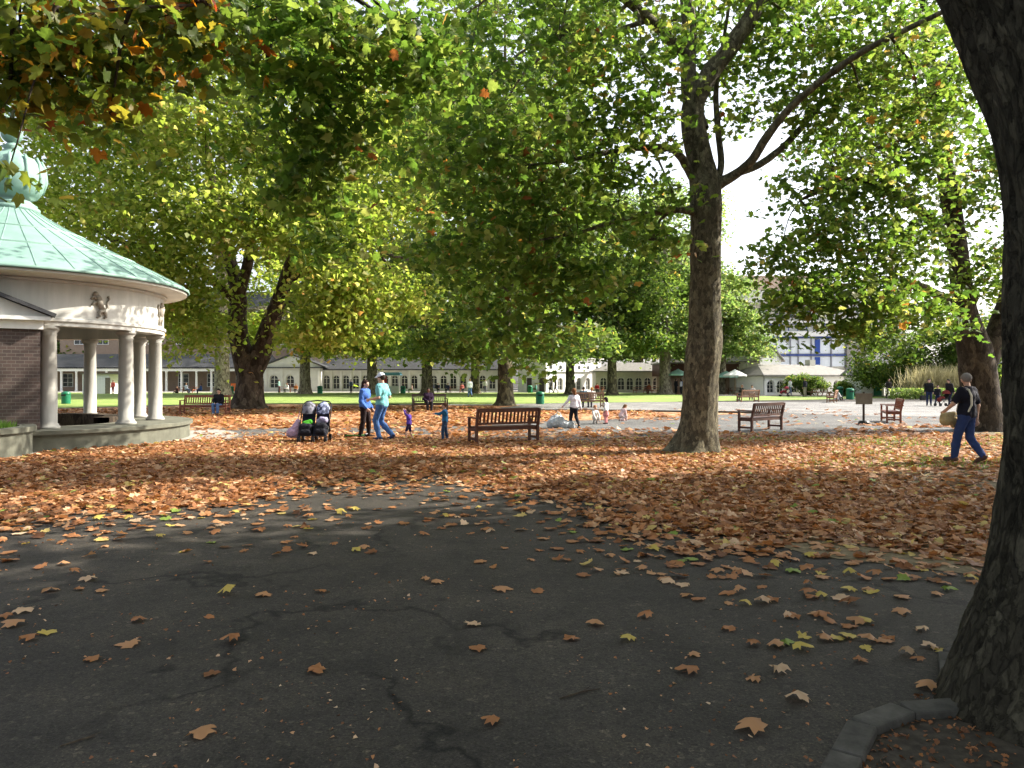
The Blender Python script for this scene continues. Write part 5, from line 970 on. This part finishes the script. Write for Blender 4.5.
# --- near figures
x, y = G(967, 463); man = person('man in dark shirt and blue jeans walking away past the dark forked tree', (x, y, 0), R(28), 1.76, 'walk', (.012, .012, .02), (.03, .05, .14), (.2, .18, .165), None, (.09, .05, .04), .0095, 'short', hands=True, turn=.45, arms=dict(ell=(-.27, .1, 1.16), wrl=(-.2, .3, 1.02), elr=(.25, -.06, 1.12), wrr=(.25, -.04, .86)), rightleg=dict(knr=(.09, 0, .5), anr=(.1, -.25, .15), toer=(.11, -.11, .035)))
x, y = G(365, 438); person('woman in blue hooded top and dark trousers facing the man in teal', (x, y, 0), R(-105), 1.63, 'stand', (.05, .12, .36), (.02, .012, .012), (.025, .012, .008), None, (.03, .02, .02), .011, 'long', hairlen='mid', hands=True, arms=dict(wrl=(-.22, .12, .9), elr=(.24, -.02, 1.1), wrr=(.2, .14, .92)), leftleg=dict(knl=(-.12, .06, .5), anl=(-.16, .04, .085), toel=(-.19, .2, .035)), rightleg=dict(knr=(.13, .0, .5), anr=(.2, -.06, .085), toer=(.24, .1, .035)))
x, y = G(382, 440.5); person('man in teal t-shirt, blue jeans and white cap facing the woman in blue', (x, y, 0), R(72), 1.8, 'walk', (.16, .42, .44), (.06, .13, .3), (.03, .02, .015), None, (.04, .05, .1), .011, 'short', cap=(.6, .65, .75), hands=True, arms=dict(ell=(-.23, -.02, 1.13), wrl=(-.16, .26, 1.08), elr=(.22, -.1, 1.14), wrr=(.16, .2, 1.1)), leftleg=dict(knl=(-.1, .14, .52), anl=(-.1, .02, .085), toel=(-.12, .2, .035)), rightleg=dict(knr=(.1, .1, .5), anr=(.1, -.26, .14), toer=(.12, -.12, .035)))
x, y = G(409, 439.5); person('toddler in purple top with both arms raised towards the couple', (x, y, 0), R(75), .8, 'stand', (.1, .05, .32), (.03, .02, .06), (.09, .045, .02), None, (.25, .1, .1), .0085, 'long', 'short', head=1.45, hands=False, arms=dict(ell=(-.24, .1, 1.5), wrl=(-.2, .24, 1.74), elr=(.24, .12, 1.5), wrr=(.2, .28, 1.72)), leftleg=dict(knl=(-.14, .12, .5), anl=(-.16, .12, .085), toel=(-.18, .3, .035)), rightleg=dict(knr=(.14, -.02, .48), anr=(.18, -.16, .1), toer=(.2, 0, .035)))
x, y = G(445, 440.5); person('small boy in dark blue clothes reaching out left beside the bench', (x, y, 0), R(80), .98, 'stand', (.02, .12, .25), (.03, .06, .12), (.1, .05, .03), None, (.04, .03, .03), .01, 'long', head=1.3, arms=dict(ell=(-.24, .2, 1.28), wrl=(-.2, .42, 1.3)), leftleg=dict(knl=(-.12, .08, .5), anl=(-.14, .06, .085), toel=(-.16, .22, .035)), rightleg=dict(knr=(.12, 0, .5), anr=(.14, -.08, .085), toer=(.16, .08, .035)))
x, y = G(574, 428); person('girl in white top and black trousers on the leaf bed, arms out', (x, y, 0), R(20), 1.32, 'walk', (.7, .66, .72), (.015, .015, .02), (.16, .07, .03), None, (.03, .03, .03), .014, 'long', hairlen='mid', head=1.12, arms=dict(ell=(-.32, .02, 1.2), wrl=(-.46, .1, 1.02), elr=(.27, .02, 1.14), wrr=(.34, .04, .92)))
x, y = G(606, 424); person('small child in white top and pink skirt among the fallen leaves', (x, y, 0), R(60), .95, 'stand', (.7, .68, .68), (.6, .25, .25), (.03, .02, .02), None, (.1, .05, .05), .016, 'long', head=1.3, hairlen='mid', skirt=(.65, .25, .25))
x, y = G(595, 423.5); person('ginger haired small child in white crouching in the leaves', (x, y, 0), R(-160), .95, 'crouch', (.65, .6, .55), (.6, .55, .5), (.35, .13, .04), None, (.3, .25, .2), .016, head=1.3)
x, y = G(621, 421); person('brown haired child bending over in pale pink clothes in the leaves', (x, y, 0), R(-60), 1.0, 'crouch', (.7, .5, .5), (.6, .5, .5), (.16, .08, .035), None, (.3, .2, .2), .016, head=1.25, lean=.5, hairlen='mid')
def on_bench(bench, off, label, H, **kw):
    m = Matrix.Rotation(bench.rotation_euler.z, 3, 'Z') @ Vector((off, -.08, 0)); return person(label, (bench.location.x + m.x, bench.location.y + m.y, .02), bench.rotation_euler.z + kw.pop('yaw', 0), H, 'sit', **kw)
on_bench(b4, -.62, 'woman in black jacket and jeans sitting at the end of the long bench', 1.66, top=(.012, .012, .015), bottom=(.1, .17, .33), hair=(.02, .012, .01), hairlen='long', shoe=(.5, .45, .42), vox=.016)
on_bench(b5, .08, 'seated reader in dark jacket on the bench facing the viewer', 1.68, top=(.025, .012, .03), bottom=(.02, .02, .025), skin=SKIN_D, vox=.018, hair=(.02, .012, .01))
on_bench(b6, -.3, 'person in dark teal coat seated at the left of the lawn edge bench', 1.7, top=(.03, .08, .12), bottom=(.03, .03, .05), vox=.022)
on_bench(b6, .22, 'fair haired person in white seated at the right of the lawn edge bench', 1.64, top=(.6, .58, .55), bottom=(.1, .1, .15), hair=(.4, .2, .06), vox=.022)
# --- far figures: bearing, distance, pose, clothes
Fp = [
 (929, 47, 'stand', 155, (.012, .012, .014), (.02, .03, .08), 1.7, 'woman all in dark clothes carrying a bag near the hedge', {}), (937.5, 46.5, 'walk', 170, (.015, .015, .02), (.02, .03, .07), 1.3, 'dark clothed child between the bag carrier and the pushchair', {}), (950, 46, 'walk', 110, (.015, .012, .014), (.015, .015, .03), 1.7, 'person in black leaning to push the red pushchair', dict(lean=.2)),
 (889, 66, 'walk', 180, (.03, .025, .02), (.03, .03, .035), 1.75, 'person with dark coat walking in front of the gateway', {}), (676, 84, 'stand', -60, (.02, .02, .025), (.02, .02, .025), 1.78, 'man in black standing by the picnic benches, left of a pair', {}), (681, 84.4, 'stand', 60, (.6, .6, .65), (.02, .02, .03), 1.72, 'man in white shirt standing by the picnic benches, right of a pair', {}),
 (551, 92, 'walk', 90, (.015, .015, .02), (.015, .015, .02), 1.7, 'dark walker in front of the white hall corner', {}), (555.5, 92.5, 'walk', 80, (.02, .02, .025), (.02, .02, .03), 1.75, 'second dark walker following close by the white hall corner', {}), (470, 70, 'walk', 20, (.65, .65, .66), (.12, .2, .36), 1.74, 'man in white top and jeans walking on the lawn', {}),
 (805, 72, 'stand', 30, (.02, .02, .03), (.3, .26, .2), 1.78, 'man in dark vest standing before the ivy bush', {}), (790, 74, 'walk', -80, (.65, .66, .68), (.1, .12, .2), 1.75, 'man in white shirt pushing a pushchair by the lodge', {}), (837, 58.5, 'ground', -70, (.6, .58, .56), (.03, .03, .04), 1.72, 'person in pale top lounging below the ivy bush', {}),
 (742, 60, 'sit', 120, (.03, .03, .03), (.03, .03, .04), 1.7, 'dark dressed person seated at the left of the bench by the lawn', {}), (752, 60, 'sit', 150, (.5, .45, .42), (.03, .03, .04), 1.66, 'pale dressed person seated at the right of the bench by the lawn', {}), (683, 90, 'stand', 0, (.2, .25, .55), (.05, .05, .08), 1.72, 'person in blue top at the cafe under the umbrellas', {}),
 (186, 90, 'sit', -100, (.45, .5, .6), (.1, .12, .2), 1.7, 'person in pale blue seated in front of the colonnade', {}), (201, 88, 'sit', 100, (.05, .1, .3), (.04, .05, .1), 1.65, 'person in dark blue seated in front of the colonnade', {}), (177, 90, 'ground', 170, (.1, .04, .03), (.03, .03, .03), 1.7, 'person in dark red sitting on the ground before the colonnade', {}),
 (113, 86, 'stand', 170, (.6, .12, .1), (.3, .1, .12), 1.6, 'person in red beside the white box kiosk', {}), (279, 96, 'stand', -90, (.2, .35, .3), (.05, .05, .08), 1.7, 'person in green standing by the gabled lodge', {}), (287, 95, 'sit', 160, (.75, .73, .72), (.1, .1, .1), 1.7, 'person in white seated before the gabled lodge', {}), (296, 94, 'sit', 180, (.55, .2, .06), (.1, .08, .08), 1.6, 'person in orange seated before the gabled lodge', {}),
 (351, 92, 'stand', 150, (.1, .12, .2), (.03, .03, .04), 1.7, 'person in navy before the arcade behind the woman in blue', {}), (412, 92, 'sit', 90, (.6, .4, .4), (.1, .1, .1), 1.6, 'person in pink seated before the arcade', {}), (432, 96, 'sit', 170, (.03, .04, .08), (.03, .03, .04), 1.72, 'person in navy seated by the grey trunk before the arcade', {}), (438, 95, 'sit', 190, (.02, .02, .03), (.03, .03, .04), 1.72, 'person in black seated right of the grey trunk', {}), (448, 94, 'sit', 150, (.03, .04, .1), (.03, .03, .04), 1.7, 'person in dark blue seated at the arcade picnic table', {}), (462, 96, 'sit', 200, (.4, .12, .1), (.03, .03, .04), 1.7, 'person in red seated at the arcade picnic table', {}), (485, 96, 'stand', 170, (.6, .6, .62), (.1, .1, .14), 1.7, 'person in white standing before the arcade near the dark trunk', {}), (597, 90, 'sit', 180, (.5, .03, .04), (.05, .04, .04), 1.7, 'person in red seated at the left picnic table', {}), (649, 88, 'sit', 150, (.4, .1, .06), (.05, .04, .04), 1.7, 'person in rust top seated by the pale thick trunk', {}), (717, 82, 'sit', 160, (.04, .04, .05), (.03, .03, .03), 1.7, 'person in black seated under the pale green umbrella', {}), (536, 95, 'sit', 90, (.1, .25, .22), (.03, .03, .03), 1.7, 'person in green seated by the white hall', {}), (785.5, 73, 'sit', -80, (.45, .05, .06), (.1, .05, .1), .95, 'small child in red riding in the pushchair by the lodge', {}),
]
for i, (px, d, pose, rz, tp, bt, H, lb, kw) in enumerate(Fp):
    z = 0.0 if pose != 'sit' else (.03 if H > 1 else .1)
    person(lb, (X(px, d), d, z), R(rz), H, pose, tp, bt, random.choice([(.03, .02, .015), (.1, .05, .03), (.25, .15, .06)]) if d > 50 else (.02, .015, .01), vox=.03 if d > 55 else .022, hairlen=random.choice(['short', 'mid']), **kw)

# --- things carried and left about
mx, my = man.location.x, man.location.y
t = thing('shoulder_bag', 'tan paper shopping bag carried in front of the walking man', 'bag', (mx - .26, my + .12, .72), R(28)); V, Fc = surface([(v3(-.2, 0, .12), v3(.14, 0, .1), .1, .09), (v3(-.24, 0, .2), v3(.1, 0, .22), .06, .07), (v3(.1, 0, .02), v3(.2, 0, .22), .06, .05)], .02, .04); V += rng.normal(0, .004, V.shape); V[:, 1] *= .7; link('bag_body', np_mesh('bag_body', V, Fc, cloth((.42, .32, .16)), None, True), t)
mb = MB(); mb.tube([(.17, -.02, .28), (.2, -.06, .55), (.22, -.12, .72), (.25, -.1, .78)], .012, 6); mb.tube([(.26, .02, .28), (.3, -.02, .6), (.32, -.1, .75)], .012, 6); mb.build('strap', cloth((.6, .55, .42)), t)
mb = MB(); mb.tube([(.07, -.2, .745), (.06, -.33, .72), (.05, -.385, .6), (.045, -.39, .42), (.03, -.33, .28), (.0, -.1, .2)], .018, 6); mb.build('strap', cloth((.6, .56, .45)), t)
x, y = X(923, 46.8), 46.8; t = thing('hand_bag', 'black hand bag held low by the dark clothed woman near the hedge', 'bag', (x, y, .35), .3); mb = MB(); mb.prism([(-.2, 0), (.2, 0), (.17, .3), (-.17, .3)], -.07, .07); mb.build('bag_body', M['black'], t); mb = MB(); mb.tube([(-.1, 0, .3), (-.07, 0, .5), (.07, 0, .5), (.1, 0, .3)], .012, 6); mb.build('handle', M['black'], t)
x, y = G(562, 428); t = thing('bag', 'heap of white and grey plastic bags on the leaves beside the girl', 'bag', (x, y, 0)); V, Fc = surface([(v3(-.35, 0, .14), v3(-.1, .05, .22), .17, .2), (v3(.05, -.05, .12), v3(.3, 0, .1), .16, .13), (v3(-.3, .1, .3), v3(-.2, .1, .42), .1, .05)], .03, .04); V += rng.normal(0, .012, V.shape); link('bag_body', np_mesh('bag_body', V, Fc, cloth((.5, .53, .55)), None, False), t); mb = MB(); mb.tube([(-.2, .1, .4), (-.15, .1, .55), (-.05, .1, .5), (0, .05, .28)], .015, 6); mb.build('handle', M['canvas_white'], t)
x, y = G(355, 438.5); t = thing('scooter', 'green toy scooter lying on the leaves at the woman in blue feet', 'scooter', (x, y, .03), R(10)); mb = MB(); mb.box((0, 0, .06), (.52, .12, .03)); mb.build('deck', cloth((.06, .25, .05)), t, bevel=.01); mb = MB(); mb.tube([(.25, 0, .07), (.33, .18, .09), (.4, .5, .1)], .018, 8); mb.tube([(.3, .5, .1), (.5, .5, .1)], .018, 8); mb.build('handlebar', M['metal'], t)
for sx in (-.25, .28): mb = MB(); mb.tube([(sx, -.02, .045), (sx, .02, .045)], .05, 12); mb.build('wheel', M['black'], t)
# double pushchair facing the viewer
x, y = G(311, 443.5); t = thing('pushchair', 'black double pushchair facing the viewer with patterned hoods and green blanket', 'pushchair', (x, y + .35, 0), R(180) + R(6)); t.scale = (.88, .95, 1); navy = cloth((.015, .017, .03))
mb = MB()
for sx in (-1, 1): mb.tube([(sx * .4, .4, .2), (sx * .42, 0, .45), (sx * .43, -.35, .8), (sx * .42, -.5, .98), (sx * .34, -.56, 1.05)], .016, 8); mb.tube([(sx * .4, -.35, .12), (sx * .42, -.05, .48)], .015, 8)
mb.tube([(-.34, -.56, 1.05), (0, -.58, 1.08), (.34, -.56, 1.05)], .018, 8); mb.tube([(-.4, .4, .2), (.4, .4, .2)], .015, 8); mb.tube([(0, .4, .2), (0, -.3, .5)], .015, 8); mb.build('frame', M['black'], t)
for wx, wy in ((-.38, .4), (.38, .4), (-.02, .42), (-.4, -.36), (.4, -.36), (0, -.36)):
    for q in (-.025, .025): mb = MB(); mb.tube([(wx + q - .015, wy, .095), (wx + q + .015, wy, .095)], .095, 18); mb.tube([(wx + q - .017, wy, .095), (wx + q + .017, wy, .095)], .05, 12, 1); mb.build('wheel', [M['black'], M['metal']], t)
for sx, hc in ((-1, (.02, .03, .08)), (1, (.06, .06, .075))):
    mb = MB(); mb.bar((sx * .205, .3, .4), (sx * .205, -.1, .42), .38, .06); mb.bar((sx * .205, -.1, .42), (sx * .205, -.38, .86), .38, .06); mb.bar((sx * .205, .3, .4), (sx * .205, .38, .2), .36, .05); mb.build('seat', navy, t, bevel=.02)
    hood = MB()
    for k in range(8):
        th = R(-25 + k * 17); vs = [(sx * .205 + .19 * math.cos(q * math.pi / 8), -.33 + .3 * math.sin(th) * (.55 + .45 * math.sin(q * math.pi / 8)), .76 + .3 * math.cos(th) * (.35 + .65 * math.sin(q * math.pi / 8))) for q in range(9)]; hood.v += vs
        if k: hood.f += [((k - 1) * 9 + q, (k - 1) * 9 + q + 1, k * 9 + q + 1, k * 9 + q) for q in range(8)]; hood.m += [0] * 8
    m_, tt, bb = nodes('hood_pattern'); vv = nd(tt, 'TexVoronoi', Scale=14.0); tt.links.new(coords(tt), vv.inputs[0]); rr_ = ramp(tt, [(.2, hc), (.45, mulc(hc, .5)), (.62, (.3, .34, .5) if sx < 0 else (.16, .16, .2))]); sp_ = nd(tt, 'SeparateColor'); tt.links.new(vv.outputs[1], sp_.inputs[0]); tt.links.new(sp_.outputs[0], rr_.inputs[0]); tt.links.new(rr_.outputs[0], bb.inputs['Base Color']); bb.inputs['Roughness'].default_value = .8
    hood.build('hood', m_, t, smooth=True)
for nm, pr, c in (('blanket', [(v3(.3, .12, .5), v3(.12, .05, .54), .06, .07), (v3(.2, .16, .46), v3(.12, .18, .46), .06, .05)], (.05, .25, .02)), ('blanket', [(v3(-.12, .05, .55), v3(-.32, .02, .58), .07, .08), (v3(-.2, .1, .62), v3(-.3, .1, .6), .06, .06)], (.3, .28, .4)), ('footmuff', [(v3(-.12, .26, .42), v3(-.3, .26, .42), .11, .11), (v3(-.12, .36, .3), v3(-.3, .36, .3), .08, .08)], (.015, .015, .02)), ('footmuff', [(v3(.12, .26, .4), v3(.3, .26, .4), .11, .11), (v3(.12, .36, .28), v3(.3, .36, .28), .08, .08)], (.015, .015, .02)), ('basket', [(v3(-.3, .05, .27), v3(.3, .05, .27), .1, .1), (v3(-.3, -.2, .3), v3(.3, -.2, .3), .1, .1)], (.02, .02, .025))):
    V, Fc = surface(pr, .02, .05); link(nm, np_mesh(nm, V + rng.normal(0, .004, V.shape), Fc, cloth(c), None, True), t)
mb = MB(); mb.box((-.2, .35, .28), (.3, .03, .06)); mb.build('footrest', M['metal'], t)
tb = thing('bag', 'pale lilac carrier bag hanging from the side of the double pushchair', 'bag', (x - .52, y + .4, .1)); V, Fc = surface([(v3(0, 0, .2), v3(.08, 0, .45), .15, .06), (v3(-.1, 0, .14), v3(.05, 0, .12), .13, .1)], .025, .05); link('bag_body', np_mesh('bag_body', V + rng.normal(0, .008, V.shape), Fc, cloth((.5, .36, .48)), None, True), tb)
mb = MB(); mb.tube([(.06, 0, .48), (.1, 0, .62), (.12, -.02, .7)], .012, 6); mb.build('handle', cloth((.5, .36, .48)), tb)
# single pushchairs
def pram(label, px, d, rz, c):
    t = thing('pushchair', label, 'pushchair', (X(px, d), d, 0), R(rz)); mb = MB()
    for sx in (-1, 1): mb.tube([(sx * .22, .4, .1), (sx * .22, -.1, .5), (sx * .22, -.5, 1.05)], .015, 6); mb.tube([(sx * .22, -.35, .1), (sx * .22, -.05, .5)], .015, 6)
    mb.tube([(-.22, -.5, 1.05), (.22, -.5, 1.05)], .018, 6); mb.build('frame', M['black'], t)
    for wx in (-.22, .22):
        for wy in (.4, -.35): mb = MB(); mb.tube([(wx - .02, wy, .1), (wx + .02, wy, .1)], .1, 14); mb.build('wheel', M['black'], t)
    mb = MB(); mb.bar((0, .28, .42), (0, -.12, .45), .38, .07); mb.bar((0, -.12, .45), (0, -.32, .85), .38, .06); mb.build('seat', M['black'], t)
    mb = MB(); mb.lathe([(.001, .3), (.12, .27), (.22, .18), (.27, .05)], 12, (0, -.2, .72)); mb.build('hood', cloth(c), t); V, Fc = surface([(v3(-.1, .1, .52), v3(.1, .1, .52), .1, .1), (v3(0, .3, .4), v3(0, .1, .5), .14, .12)], .03, .04); link('blanket', np_mesh('blanket', V, Fc, cloth(c), None, True), t)
pram('dark pushchair with red cover pushed past the hedge', 943.5, 46, 100, (.16, .03, .025)); pram('dark red pushchair pushed by the man in white before the lodge', 784.5, 73, 80, (.3, .04, .06))
